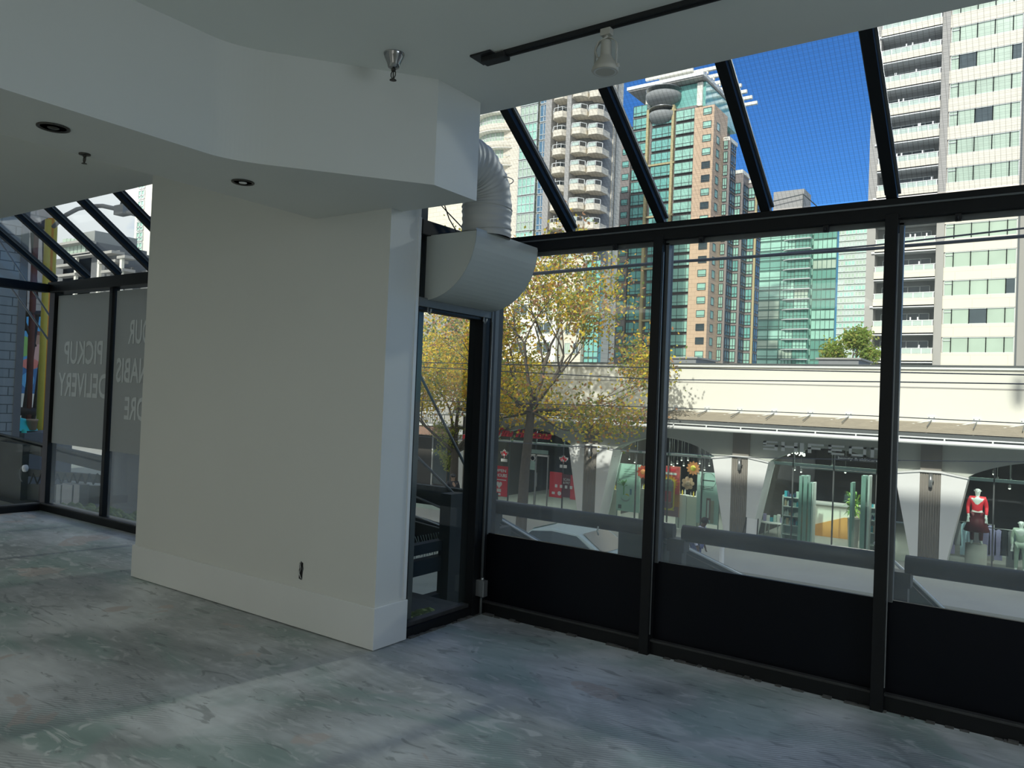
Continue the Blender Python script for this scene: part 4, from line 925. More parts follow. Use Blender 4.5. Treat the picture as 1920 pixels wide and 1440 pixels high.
# ---------------- clothes shop
def rack(px, py, label, n, seed, dy=1.2):
    q = F(px, py, GY+dy); t = thing('clothes_rack', label, 'clothes rack', (q.x, q.y, GZ), 'clothes racks'); z = q.z
    b = MB(); b.tube([(q.x-.6, q.y, z), (q.x+.9, q.y, z)], .018, M['steel'], 6); b.tube([(q.x-.6, q.y, z), (q.x-.6, q.y, GZ)], .018, M['steel'], 6); b.tube([(q.x+.9, q.y, z), (q.x+.9, q.y, GZ)], .018, M['steel'], 6); b.build('rack_frame', t); random.seed(seed)
    for k in range(n):
        xx = q.x-.5+1.3*k/(n-1); L_ = random.uniform(.8, 1.2); m = random.choice((col('black_cloth', (.02, .02, .025)), col('pale_blue_cloth', (.35, .5, .6)), M['white'], col('grey_cloth', (.2, .2, .22)), col('lilac', (0, 0, 0))))
        b = MB(); b.prism([(xx-.09, z-.08), (xx-.02, z-.02), (xx+.02, z-.02), (xx+.09, z-.08), (xx+.11, z-L_), (xx-.11, z-L_)][::-1], q.y-.03, q.y+.03, m, 'y'); tag(b.build('hanging_garment'), 'garment hanging on a rack inside the clothes shop', 'garment', 'hanging garments')
rack(1885, 993, 'clothes rack with pale blue and white garments right of the red mannequin', 9, 3); rack(1805, 978, 'clothes rack with dark garments left of the red mannequin', 8, 5, 2.4)

# ---------------- figures grown from a joint skeleton
def figure(name, label, cat, x, y, z, h, facing, m_skin, clothes, hair=None, bend=0, arms='down', cap=None, group=None):
    """one continuous skinned body plus clothing grown over the same joints"""
    t = thing(name, label, cat, (x, y, z), group); k = h/1.75; T = Matrix.Translation((x, y, z)) @ Matrix.Rotation(facing, 4, 'Z')
    J = {'pel': (0, 0, .95), 'wai': (0, 0, 1.1), 'che': (0, .0, 1.3), 'nk': (0, 0, 1.47), 'hd0': (0, -.01, 1.56), 'hd1': (0, -.02, 1.64), 'hd2': (0, -.0, 1.71)}
    for s, n in ((-1, 'L'), (1, 'R')):
        J['hip'+n] = (.1*s, 0, .9); J['kn'+n] = (.12*s, -.02, .5); J['an'+n] = (.12*s, .03, .09); J['to'+n] = (.14*s, -.15, .03)
        J['sh'+n] = (.19*s, 0, 1.41); J['el'+n] = (.25*s, .02, 1.13); J['wr'+n] = (.24*s, -.12 if arms == 'down' else -.25, .9 if arms == 'down' else 1.1); hz = J['wr'+n]; dz = -.09 if arms == 'down' else .02; dy = -.03 if arms == 'down' else -.09
        J['pa'+n] = (hz[0], hz[1]+dy, hz[2]+dz)
        for f in range(4): J['f%d%s' % (f, n)] = (hz[0]+s*(-.03+.02*f), hz[1]+dy*1.8-.01, hz[2]+dz*2-.005*abs(f-1.5)); J['g%d%s' % (f, n)] = (hz[0]+s*(-.03+.02*f), hz[1]+dy*2.2-.03, hz[2]+dz*2.5+.01)
        J['th'+n] = (hz[0]-s*.045, hz[1]+dy-.03, hz[2]+dz*.9)
    def pt(n):
        p = Vector(J[n])
        if p.z > 1.0: p.y -= math.sin(bend)*(p.z-1.0); p.z = 1.0+(p.z-1.0)*math.cos(bend)
        return T @ (p*k)
    R_ = {'pel': .12, 'wai': .105, 'che': .13, 'nk': .055, 'hd0': .075, 'hd1': .095, 'hd2': .075, 'hip': .09, 'kn': .06, 'an': .042, 'to': .035, 'sh': .065, 'el': .045, 'wr': .03, 'pa': .032, 'th': .009}
    def grow(nm, edges, add, m):
        ns = []
        for e in edges:
            for n in e:
                if n not in ns: ns.append(n)
        me = bpy.data.meshes.new(nm); me.from_pydata([pt(n) for n in ns], [(ns.index(a), ns.index(b_)) for a, b_ in edges], [])
        o = bpy.data.objects.new(nm, me); COL.objects.link(o); o.parent = t; o.matrix_parent_inverse = Matrix.Translation(-t.location)
        sk = o.modifiers.new('skin', 'SKIN'); sk.use_smooth_shade = True
        if not me.skin_vertices: pass
        sv = me.skin_vertices[0].data
        for i, n in enumerate(ns):
            base = n[:-1] if n[-1] in 'LR' and n not in R_ else n
            r = R_.get(base, .009); r = (r+add)*k; sv[i].radius = (r*(1.25 if n in ('che', 'pel', 'wai') else 1), r*(.85 if n in ('che', 'pel', 'wai') else 1)); sv[i].use_root = (n == ns[0])
        ss = o.modifiers.new('sub', 'SUBSURF'); ss.levels = 1; ss.render_levels = 2; me.materials.append(m); return o
    torso = [('pel', 'wai'), ('wai', 'che'), ('che', 'nk')]; E = torso+[('nk', 'hd0'), ('hd0', 'hd1'), ('hd1', 'hd2')]
    top = list(torso); legs = []
    for n in 'LR':
        E += [('pel', 'hip'+n), ('hip'+n, 'kn'+n), ('kn'+n, 'an'+n), ('an'+n, 'to'+n), ('che', 'sh'+n), ('sh'+n, 'el'+n), ('el'+n, 'wr'+n), ('wr'+n, 'pa'+n), ('wr'+n, 'th'+n)]
        E += [('pa'+n, 'f%d%s' % (f, n)) for f in range(4)]+[('f%d%s' % (f, n), 'g%d%s' % (f, n)) for f in range(4)]
        top += [('che', 'sh'+n), ('sh'+n, 'el'+n), ('el'+n, 'wr'+n)]; legs += [('pel', 'hip'+n), ('hip'+n, 'kn'+n), ('kn'+n, 'an'+n)]
    grow('body', E, 0, m_skin)
    for nm, m in clothes:
        grow(nm, top if nm in ('jacket', 'top') else legs, .014, m)
    hd = T @ Vector((0, 0, 0)); hp_ = pt('hd1')
    fa = (T.to_3x3() @ Vector((0, -1, 0))); sd = T.to_3x3() @ Vector((1, 0, 0))
    b = MB(); 
    for s in (-1, 1): b.ball(tuple(hp_+fa*.088*k+sd*.032*s*k+Vector((0, 0, -.0))), .011*k, M['blackm'] if name != 'mannequin' else m_skin, 5)
    b.tube([hp_+fa*.088*k, hp_+fa*.112*k+Vector((0, 0, -.03*k)), hp_+fa*.09*k+Vector((0, 0, -.035*k))], .011*k, m_skin, 5); b.tube([hp_+fa*.085*k-sd*.022*k+Vector((0, 0, -.06*k)), hp_+fa*.085*k+sd*.022*k+Vector((0, 0, -.06*k))], .006*k, m_skin, 4)
    for s in (-1, 1): b.ball(tuple(hp_+sd*.094*s*k), .02*k, m_skin, 5, (.5, .8, 1.3))
    b.build('face', t)
    if hair:
        b = MB(); b.ball(tuple(hp_-fa*.018*k+Vector((0, 0, .028*k))), .112*k, hair, 9, (1, 1, .9)); b.build('hair', t)
    if cap:
        b = MB(); b.ball(tuple(hp_+Vector((0, 0, .045*k))), .115*k, cap, 9, (1, 1, .8)); q_ = hp_+fa*.14*k+Vector((0, 0, .05*k)); b.ball(tuple(q_), .07*k, cap, 7, (1, 1, .2)); b.build('cap', t)
    return t
q = P(850, 884, 'Y', 23.2)
figure('person', 'person in a dark cap and dark jacket standing beyond the side window', 'person', q.x, 23.2, GZ, 1.72, .9, M['skin'], (('jacket', col('dark_jacket', (.05, .05, .06))), ('trousers', col('dark_trousers', (.04, .04, .05)))), cap=col('cap_grey', (.09, .09, .1)))
q = P(1315, 957, 'Y', 21.3)
figure('person', 'person in a white and blue top leaning forward below the tall mint banner', 'person', q.x-.1, 21.3, GZ-.12, 1.72, 1.5, M['skin2'], (('top', col('white_top', (.7, .7, .85))), ('trousers', col('blue_trousers', (.08, .1, .25)))), hair=col('black_hair', (.015, .013, .012)), bend=.35)
q = F(1833, 930, GY+.6)
rm_ = figure('mannequin', 'white mannequin in a shiny red jacket and dark red skirt', 'mannequin', q.x, GY+.6, GZ+.75, 1.78, .1, M['white'], (('jacket', col('shiny_red', (.8, .02, .04))), ('trousers', col('maroon_cloth', (.15, .015, .025)))))
b = MB(); b.lathe([(.30, 0), (.3, .75), (.001, .75)], (q.x, GY+.6, GZ), M['pilaster'], 20); tag(b.build('display_podium'), 'round grey podium under the red-jacketed mannequin', 'podium')
b = MB(); z_ = GZ+.75
b.lathe([(.16, 1.0), (.24, .75), (.36, .42), (.34, .4), (.1, .9)], (q.x, GY+.6, z_), col('maroon_cloth', (0, 0, 0)), 18); o = b.build('skirt', rm_); o['label'] = 'full dark red skirt'
q = F(1915, 985, GY+1.0)
figure('mannequin', 'small white mannequin in pale green behind the rack at the right edge', 'mannequin', q.x, GY+1.0, GZ, 1.6, 0, M['white'], (('top', col('pale_green_cloth', (.5, .6, .5))), ('trousers', col('pale_green_cloth', (0, 0, 0)))))

# ---------------- neighbouring brick terrace left of the arcade
br = thing('terrace_building', 'brown brick terrace building with a railed balcony left of the arcade', 'building', (-28, 27, GZ))
M['brickband'] = brick_mat('brown_brick', (.36, .2, .14), (.3, .17, .12), (.25, .2, .17), .25, .08, .01)
b = MB(); b.box(-60, -21.75, YFc-.2, YFc+.2, -.42, .02, M['brickband']); b.box(-60, -21.75, YFc-.3, YFc+.3, .02, .1, M['white']); b.build('brick_band', br)
b = MB(); b.box(-60, -21.75, YFc+2.6, YFc+3, .05, 5.5, M['greycon']); b.box(-60, -21.75, YFc+.2, YFc+3, -.1, .05, M['greycon']); b.build('balcony_wall', br)
b = MB(); b.box(-60, -21.8, YFc+1.2, YFc+1.4, GZ, -.4, M['shopdark']); b.build('ground_floor', br)
for k in range(8):
    x = -24-k*3.1; b = MB(); b.box(x, x+1.9, YFc+1.16, YFc+1.2, GZ+.5, -.7, M['darkg']); b.box(x-.06, x, YFc+1.1, YFc+1.2, GZ, -.5, M['rail']); b.build('shop_window', br)
b = MB()
for k in range(70): b.box(-32+k*.14, -31.985+k*.14, YFc-.15, YFc-.13, .1, .95, M['gasket'])
for z in (.1, .3, .5, .7, .92): b.box(-32, -22.5, YFc-.16, YFc-.12, z, z+.025, M['steel'])
b.build('balcony_grille', br)
b = MB(); b.tube([(-26, YFc-.3, .55), (-21, YFc-.3, .62)], .07, M['white'], 10); b.tube([(-26, YFc-.3, .8), (-21, YFc-.3, .85)], .03, M['white'], 8); b.build('pipe_rail', br)
q = F(878, 821, YFc-.5); b = MB(); b.box(q.x-.28, q.x+.28, YFc-.55, YFc-.45, q.z-.13, q.z+.13, M['red']); b.box(q.x-.3, q.x-.28, YFc-.5, YFc, q.z-.02, q.z+.02, M['mull']); tag(b.build('projecting_sign'), 'small red box sign above the person with the cap', 'sign')
b = MB(); q = P(800, 935, 'Y', 24.5); b.box(q.x-3.5, q.x+1.2, 24.4, 24.5, GZ, q.z+.35, M['railg']); b.box(q.x-3.5, q.x+1.2, 24.36, 24.54, q.z+.35, q.z+.42, M['steel']); tag(b.build('patio_screen'), 'low glass patio screen in front of the brick terrace', 'screen')

# ---------------- trees
def branch(mb, p, d, L_, r, depth, tips, m, spread=.6, nseg=4):
    pts = [Vector(p)]; rs = [r]; dd = Vector(d).normalized()
    for i in range(nseg):
        dd = (dd+Vector((random.uniform(-.2, .2), random.uniform(-.2, .2), random.uniform(-.06, .14)))).normalized(); pts.append(pts[-1]+dd*L_/nseg); rs.append(r*(1-.45*(i+1)/nseg))
    mb.tube(pts, rs, m, 6 if r > .03 else 4, False)
    if depth <= 0: tips.append((pts[-1], L_)); tips.append((pts[len(pts)//2], L_)); return
    for k in range(3 if depth > 1 else 4):
        a = random.uniform(0, 2*PI); s_ = Vector((math.cos(a), math.sin(a), random.uniform(-.1, .9)))*spread
        branch(mb, pts[-1] if k else pts[len(pts)//2+1], (dd+s_), L_*random.uniform(.6, .8), rs[-1]*.72, depth-1, tips, m, spread, nseg)
def leafcloud(mb, tips, n, r, sz, mats, wts):
    for k in range(n):
        c, L_ = random.choice(tips); o = Vector((random.gauss(0, r), random.gauss(0, r), random.gauss(0, r*.8))); p = c+o
        u = Vector((random.uniform(-1, 1), random.uniform(-1, 1), random.uniform(-1, 1))).normalized(); w = u.orthogonal().normalized(); s_ = sz*random.uniform(.7, 1.4)
        mb.poly([p-u*s_, p+w*s_*.6, p+u*s_, p-w*s_*.6], random.choices(mats, wts)[0])
def leafmat(name, c):
    m, nt, out = new_mat(name); d = N(nt, 'ShaderNodeBsdfDiffuse'); d.inputs[0].default_value = c4(c); tl = N(nt, 'ShaderNodeBsdfTranslucent'); tl.inputs[0].default_value = c4([min(1, v*1.2) for v in c]); mx = N(nt, 'ShaderNodeMixShader'); mx.inputs[0].default_value = .4
    nt.links.new(d.outputs[0], mx.inputs[1]); nt.links.new(tl.outputs[0], mx.inputs[2]); nt.links.new(mx.outputs[0], out.inputs[0]); return m
LY, LO, LG, LB, LR = leafmat('yellow_leaf', (.85, .66, .08)), leafmat('olive_leaf', (.45, .43, .12)), leafmat('green_leaf', (.26, .33, .1)), leafmat('amber_leaf', (.75, .45, .1)), leafmat('russet_leaf', (.5, .27, .15))
def tree(name, label, x, y, trunk, spec, nleaf, mats, wts, sz=.055, r0=.17, lean=(0, 0), seed=1, cl=.35, z0=GZ):
    random.seed(seed); t = thing(name, label, 'tree', (x, y, z0), 'street trees'); mb = MB(); tips = []
    mb.tube([(x, y, z0), (x+lean[0]*.3, y, z0+trunk*.5), (x+lean[0], y+lean[1], z0+trunk)], [r0*1.2, r0, r0*.85], M['bark'], 10, False)
    for (d, L_, r, dep) in spec: branch(mb, (x+lean[0], y+lean[1], z0+trunk-.2), d, L_, r, dep, tips, M['bark'])
    mb.build('trunk_and_branches', t)
    lf = MB(); leafcloud(lf, tips, nleaf, cl, sz, mats, wts); lf.build('foliage', t); return tips
TX = P(962, 900, 'Y', 22).x
spec = [((.15, 0, 1), 2.2, .12, 3), ((-.7, .2, .9), 1.8, .09, 3), ((.8, -.1, .7), 2.0, .09, 3), ((.9, .1, .1), 2.1, .07, 3), ((-.5, -.4, .4), 1.9, .07, 3), ((.3, .5, .9), 2.3, .08, 3), ((.05, -.3, 1.3), 2.6, .09, 3), ((.8, -.2, -.25), 1.7, .05, 3), ((-.7, .1, -.2), 1.6, .05, 3), ((.1, -.8, 0), 1.5, .05, 2)]
tree('street_tree', 'tall autumn tree with yellow and russet leaves in front of the coffee shop', TX, 22.6, 4.5, spec, 14500, [LY, LO, LG, LB, LR], [3, 4, 2.5, 2, 2.5], sz=.06, lean=(.25, 0), seed=5, cl=.42)
TX2 = P(826, 900, 'Y', 21.5).x
spec2 = [((0, 0, 1), 2.2, .1, 3), ((-.6, .2, .8), 2, .08, 3), ((.6, -.2, .8), 2, .08, 3), ((.3, .5, .5), 1.8, .07, 3), ((-.4, -.5, .5), 1.8, .07, 3), ((.7, .1, .3), 1.7, .06, 3), ((-.8, 0, .3), 1.7, .06, 3)]
tree('street_tree', 'dense golden yellow autumn tree seen through the narrow side window', TX2-1.0, 23.5, 2.7, spec2, 20000, [LY, LB, LO, LG], [5, 2.5, 2.5, 1.5], seed=8, cl=.5)
# young tree
q = P(837, 905, 'Y', 23.6); random.seed(4); t = thing('young_tree', 'slender young tree with pale green leaves beyond the side window', 'tree', (q.x, 23.6, GZ), 'street trees')
mb = MB(); mb.tube([(q.x, 23.6, GZ), (q.x, 23.6, P(832, 802, 'Y', 23.6).z)], [.035, .012], M['bark'], 6); tp = []
zt = P(832, 800, 'Y', 23.6).z; zb2 = P(837, 885, 'Y', 23.6).z
for k in range(30):
    z = zb2+(zt-zb2)*k/30; a = random.uniform(0, 2*PI); L_ = .62*math.sin(PI*min(1, .15+.85*(1-k/30)))+.1; e = Vector((q.x+L_*math.cos(a)*.8, 23.6+L_*math.sin(a)*.8, z+.25)); mb.tube([(q.x, 23.6, z), e], .008, M['bark'], 4, False)
    for u in (.4, .7, 1): tp.append((Vector((q.x, 23.6, z)).lerp(e, u), 1))
mb.build('trunk_and_branches', t); lf = MB(); leafcloud(lf, tp, 1300, .1, .045, [LG, LO, leafmat('lime_leaf', (.42, .48, .14))], [2, 2, 3]); lf.build('foliage', t)
# green tree beside the right-hand tower
q = P(1588, 660, 'Y', 44); tree('garden_tree', 'bright green tree on the roof terrace beside the right-hand tower', q.x+.3, 44, P(1588, 690, 'Y', 44).z-GZ+.2, [((0, 0, 1), .8, .06, 2), ((-.9, 0, .35), .75, .05, 2), ((.9, 0, .5), .6, .05, 2), ((.3, .3, 1), .9, .05, 2), ((-.6, .2, .1), .7, .04, 2), ((.6, .2, 1.3), .9, .04, 2)], 4500, [LG, LO, leafmat('bright_green_leaf', (.28, .38, .08))], [2, 1.5, 4], sz=.085, seed=14, cl=.22)
# ---------------- parked car
q = P(1095, 1010, 'Z', -2.4); cx, cy = q.x, 18.2; t = thing('parked_car', 'pale green parked car partly hidden by the guard rail', 'car', (cx, cy, GZ-.12)); cg = col('car_paint', (.45, .55, .53)); z = GZ-.12
prof = [(-2.1, .35), (-2.15, .7), (-2.0, .85), (-1.3, .95), (-.75, 1.38), (-.1, 1.47), (.7, 1.42), (1.4, 1.0), (2.0, .9), (2.15, .65), (2.1, .35)]
b = MB(); b.prism([(cx+u, z+v) for u, v in prof][::-1], cy-.8, cy+.8, cg, 'y'); b.build('body', t, .06)
b = MB(); b.prism([(cx-1.2, z+.98), (cx-.72, z+1.34), (cx-.1, z+1.41), (cx+.65, z+1.37), (cx+1.2, z+1.0)][::-1], cy-.82, cy+.82, M['darkg'], 'y'); b.build('side_windows', t)
b = MB(); b.poly([(cx-1.29, cy-.7, z+.98), (cx-.77, cy-.62, z+1.4), (cx-.77, cy+.62, z+1.4), (cx-1.29, cy+.7, z+.98)][::-1], M['paleg']); b.poly([(cx+1.38, cy-.7, z+1.03), (cx+.74, cy-.62, z+1.43), (cx+.74, cy+.62, z+1.43), (cx+1.38, cy+.7, z+1.03)], M['darkg']); b.build('windscreen', t)
for (u, v) in ((-1.35, -.78), (1.35, -.78), (-1.35, .78), (1.35, .78)):
    b = MB(); b.lathe([(.001, -.1), (.32, -.1), (.33, 0), (.32, .1), (.001, .1)], (cx+u, cy+v, z+.33), M['blackm'], 20, 'y'); b.build('wheel', t)
# ---------------- overhead wires
def wire(pts, label, r=.012):
    q = [P(x, y, 'Y', yy) for x, y, yy in pts]; A, B = q[0], q[-1]; q = [A+(A-q[1])*1.2]+q+[B+(B-q[-2])*.5]; b = MB(); b.tube(q, r, M['wire'], 5); tag(b.build('overhead_cable'), label, 'cable', 'overhead street cables')
wire([(935, 518, 14), (1250, 492, 14), (1640, 466, 14), (1920, 443, 14)], 'thick overhead cable crossing in front of the stone tower', .03)
wire([(935, 521, 14.4), (1250, 494, 14.4), (1640, 460, 14.4), (1920, 428, 14.4)], 'overhead cable rising to the upper right, just above the thick one', .016)
wire([(935, 683, 18), (1240, 690, 18), (1660, 698, 18), (1920, 703, 18)], 'overhead wire just under the arcade parapet', .014)
wire([(785, 688, 18.3), (1240, 712, 18.3), (1660, 716, 18.3), (1920, 720, 18.3)], 'overhead wire across the middle of the white wall', .014)
wire([(935, 755, 19), (1240, 764, 19), (1660, 781, 19), (1920, 794, 19)], 'overhead wire in front of the awning brackets', .011)
wire([(935, 828, 19), (1400, 858, 19), (1660, 863, 19), (1920, 866, 19)], 'overhead wire across the shop arches', .009)
# street lamp at the right whose shadow falls on the wall
SH = P(1902, 735, 'Y', YFc); SD = Vector((AZ[0]*math.cos(EL), AZ[1]*math.cos(EL), -math.sin(EL))); q = SH-SD*((YFc-12)/SD.y)
t = thing('street_lamp', 'curved street lamp standing on the near pavement', 'street lamp', (q.x+2.0, 12, GZ)); b = MB(); b.tube([(q.x+2.0, 12, GZ), (q.x+2.0, 12, q.z-.2), (q.x+1.6, 12, q.z+.9), (q.x+.8, 12, q.z+1.2), (q.x+.3, 12, q.z+.5)], .07, M['steel'], 10); b.build('pole', t); b = MB(); b.ball((q.x+.1, 12, q.z), .22, M['steel'], 8, (.8, .8, 2.2)); b.build('lamp_head', t)
# ================================================================== TOWERS
class Tower:
    """a building: parts are collected, each window / balcony becomes a part (the largest 95 of a kind, the rest as one)"""
    def __init__(s, label, name='apartment_tower', loc=(0, 0, 0)):
        s.t = thing(name, label, 'building', loc); s.bag = {}
    def part(s, name, mb): return mb.build(name, s.t)
    def add(s, name, mb, key): s.bag.setdefault(name, []).append((key, mb))
    def done(s, cap=95):
        for name, L in s.bag.items():
            L.sort(key=lambda e: e[0])
            for k, mb in L[:cap]: mb.build(name, s.t)
            if len(L) > cap:
                m = MB()
                for k, q in L[cap:]:
                    b = len(m.v); m.v += q.v; m.f += [[b+i for i in f] for f in q.f]; m.m += [m.mi(q.mats[i]) for i in q.m]; m.sm += q.sm
                o = m.build(name, s.t); o['kind'] = 'stuff'
def winX(x0, x1, y, z0, z1, cols, g, fr, rows=(), d=.12, fw=.07):
    """window in a wall facing -Y: glass with its frame; cols are fractions where the mullions stand"""
    b = MB(); b.box(x0, x1, y-.02, y+.05, z0, z1, g)
    for c in [0, 1]+list(cols): xx = x0+(x1-x0)*c; b.box(xx-fw/2, xx+fw/2, y-d, y+.02, z0, z1, fr)
    for c in [0, 1]+list(rows): zz = z0+(z1-z0)*c; b.box(x0, x1, y-d, y+.02, zz-fw/2, zz+fw/2, fr)
    return b
def winY(y0, y1, x, z0, z1, cols, g, fr, rows=(), d=.12, fw=.07):
    """window in a wall facing +X"""
    b = MB(); b.box(x-.05, x+.02, y0, y1, z0, z1, g)
    for c in [0, 1]+list(cols): yy = y0+(y1-y0)*c; b.box(x-.02, x+d, yy-fw/2, yy+fw/2, z0, z1, fr)
    for c in [0, 1]+list(rows): zz = z0+(z1-z0)*c; b.box(x-.02, x+d, y0, y1, zz-fw/2, zz+fw/2, fr)
    return b
rnd = random.Random(31)

# ---------------- right-hand slab tower with white balconies (85 m away)
YT = 85; T1 = Tower('cream slab tower with white balconies and pale green windows at the right', loc=(-9, YT, GZ))
fx = lambda px, py=500: P(px, py, 'Y', YT).x
XA, XB, XC1, XD1, XE = fx(1624), fx(1640), fx(1754), fx(1769), fx(1906)
ZB0 = P(1768, 555, 'Y', YT).z; FH = 2.76; NF = 19; base = ZB0-FH*5
M['balc'] = brick_mat('cream_balcony_front', (.76, .71, .6), (.77, .72, .61), (.62, .58, .49), 3, .9, .02)
TOPZ = base+FH*NF+1.5
b = MB(); b.box(XA, XE, YT+1.6, YT+18, GZ, TOPZ, M['recess']); T1.part('core_wall', b)
for (a, c, m, nm, y) in ((XA, XB, M['pilaster'], 'pilaster', YT-.1), (XC1, XD1, M['pilaster'], 'pilaster', YT-.1)):
    b = MB(); b.box(a, c, y, YT+1.7, GZ, TOPZ, m); T1.part(nm, b)
b = MB(); b.box(XD1, XE, YT+.2, YT+1.7, GZ, TOPZ, M['balc']); T1.part('window_wall', b)
b = MB(); b.box(XE, XE+7, YT+7, YT+18, GZ, TOPZ, M['pilaster']); T1.part('recessed_wing', b)
for k in range(NF+1):
    z = base+FH*k
    # spandrel band on the window side and strip window
    b = MB(); b.box(XD1, XE, YT, YT+.25, z-1.25, z, M['balc']); T1.part('spandrel_band', b)
    W = XE-XD1-.15; x0 = XD1+.1
    g = M['paleg']
    for i, (a, c) in enumerate(((0, .12), (.12, .37), (.37, .62), (.62, .87), (.87, 1))):
        r = rnd.random(); gm = M['darkg'] if (r < .09 and k > 3) else M['paleg']
        T1.add('window', winX(x0+W*a, x0+W*c, YT+.15, z+.02, z+FH-1.3, (), gm, M['mullw'], (.8,) if i == 0 else ()), k+i*.01)
    # balcony
    b = MB(); b.box(XB-.3 if k % 2 else XB, XC1, YT-.35, YT+1.6, z-.98, z-.82, M['white']); b.box(XB, XC1, YT-.35, YT-.2, z-.98, z-.12, M['balc']); b.box(XB, XC1, YT-.4, YT-.15, z-1.04, z-.95, M['white'])
    nb = 6
    for i in range(nb+1): xx = XB+.1+(XC1-XB-.2)*i/nb; b.box(xx-.04, xx+.04, YT-.3, YT-.24, z-.12, z+.42, M['rail'])
    b.box(XB, XC1, YT-.32, YT-.22, z+.38, z+.44, M['rail']); b.box(XB+.1, XC1-.1, YT-.29, YT-.27, z-.1, z+.36, M['railg'])
    for i in range(3): xx = XB+rnd.uniform(.5, 5); b.box(xx-.06, xx+.06, YT-.2, YT-.1, z-.1, z+.75, M['white'])
    T1.add('balcony', b, k)
    T1.add('balcony_window', winX(XB+.5, XC1-.6, YT+1.55, z-.8, z+FH-1.5, (.3, .55, .8), M['darkg'], M['mullw']), k)
for k in range(0, 18):
    z = base+FH*k; T1.add('side_window', winY(YT+8.5, YT+11, XE+7, z, z+1.4, (.5,), M['darkg'], M['mullw']), k); T1.add('side_window', winX(XE+.8, XE+4, YT+7-.03, z-.2, z+1.3, (.5,), M['darkg'], M['mullw']), k)
T1.done()

# ---------------- centre stone and teal glass tower (155 m)
YB = 155; T2 = Tower('brown stone and teal glass tower with stepped bays and a pale flat roof canopy', loc=(-60, YB, GZ))
def bx(px, py=600): return P(px, py, 'Y', YB).x
def bz(py, px=1300): return P(px, py, 'Y', YB).z
FH2 = (bz(575, 1277)-bz(600, 1277)); zr = bz(600, 1277)
a0, a1, a2, a3, a4, a5 = bx(1145), bx(1170), bx(1204), bx(1252), bx(1289), bx(1326)
t1, t2, t3 = P(1165, 240, 'Y', YB).z, P(1290, 165, 'Y', YB).z, P(1320, 200, 'Y', YB).z
b = MB(); b.box(a0, a1, YB, YB+20, GZ, t1, M['brownsh']); T2.part('west_pier', b)
b = MB(); b.box(a1, a4, YB+.8, YB+22, GZ, t3+1, M['brownsh']); T2.part('core_wall', b)
b = MB(); b.box(a4, a5, YB-.2, YB+8, GZ, t3, M['brownst']); T2.part('stone_pier', b)
b = MB(); b.box(a1+3, a4+1.5, YB+2, YB+22, t3+1, t2+1.5, M['teal']); T2.part('penthouse_glass', b)
b = MB(); b.box(a4-.3, a4+.9, YB+1.5, YB+2.2, t3+1, t2+1.4, M['cream']); b.box(a1+2.6, a1+3.8, YB+1.5, YB+2.2, t1, t2+1.4, M['cream']); T2.part('penthouse_pier', b)
b = MB(); rz = P(1321, 133, 'Y', YB-.5).z; b.box(bx(1178, 160), bx(1321, 133), YB-.6, YB+26, rz-.7, rz, M['white']); b.box(bx(1178, 160)+.3, bx(1321, 133)-.3, YB-.3, YB+25.5, rz-1.0, rz-.7, M['greycon']); T2.part('roof_canopy', b)
for i in range(7):
    b = MB(); yy = YB+1+i*3.8; b.box(a4-9 if i == 0 else a4, a5+1.2, yy, yy+.7, rz+.6, rz+1.3, M['yellow'] if False else M['cream']); b.box(a5-2.5, a5-2.2, yy, yy+.6, rz, rz+.7, M['cream']); T2.part('roof_beam', b)
b = MB(); b.box(a2-1.5, a4-1, YB+.2, YB+.9, rz+1.0, rz+1.7, M['cream']); b.box(a2+4, a4-2, YB+3, YB+9, rz, rz+2.4, M['pilaster']); T2.part('roof_screen', b)
nfl = int((t1-GZ)/FH2)+6
for k in range(-4, 26):
    z = zr+FH2*k
    if z < GZ+1: continue
    if z+2 < t1: T2.add('small_window', winX(a0+1.5, a0+3.1, YB-.03, z+.5, z+1.8, (), M['teal'], M['mull'], (.25,), .1, .09), 50+k)
    if z+2 < t1+4: T2.add('bay_window', winX(a1+.2, a2-.9, YB+.6, z+.35, z+FH2-.2, (.18, .6), M['teal'], M['mull'], (.3,), .1, .09), k)
    if z+2 < t1+3: T2.add('bay_window', winX(a2+.5, a3-.6, YB+.4, z+.35, z+FH2-.2, (.2, .5, .8), M['teal'], M['mull'], (.3,), .1, .09), k)
    if z+2 < t3+1: T2.add('bay_window', winX(a3+.1, a4-.2, YB+.3, z+.35, z+FH2-.25, (.42, .83), M['teal2'], M['mull'], (.3,), .08, .08), k)
    if z+2 < t3: T2.add('small_window', winX(a4+2.0, a4+3.8, YB-.23, z+.5, z+1.9, (), M['teal2'] if rnd.random() > .3 else M['darkg'], M['mull'], (.25,), .1, .1), k)
    if k % 4 == 0:
        b = MB(); b.box(a2-.6, a3, YB+.1, YB+.6, z-.1, z+.3, M['ochre']); T2.part('ochre_beam', b)
for x in (a2-.5, a3-.55): 
    b = MB(); b.box(x-.28, x+.28, YB, YB+.9, GZ, t1+3, M['ochre']); T2.part('ochre_column', b)
# round balconies near the top
for k, z in enumerate((P(1240, 215, 'Y', YB).z, P(1240, 180, 'Y', YB).z)):
    cx = bx(1240, 200); R0 = 3.0+k*.9; b = MB(); b.lathe([(.5, -1.9), (R0*.55, -1.7), (R0*.9, -1.0), (R0, -.3), (R0, .4), (R0-.2, .4), (.5, .3)], (cx, YB+1, z), M['recess'], 24); b.lathe([(R0*.99, 1.1), (R0*1.02, 1.15), (R0*.99, 1.2)], (cx, YB+1, z+.3), M['steel'], 24); T2.part('round_balcony', b)
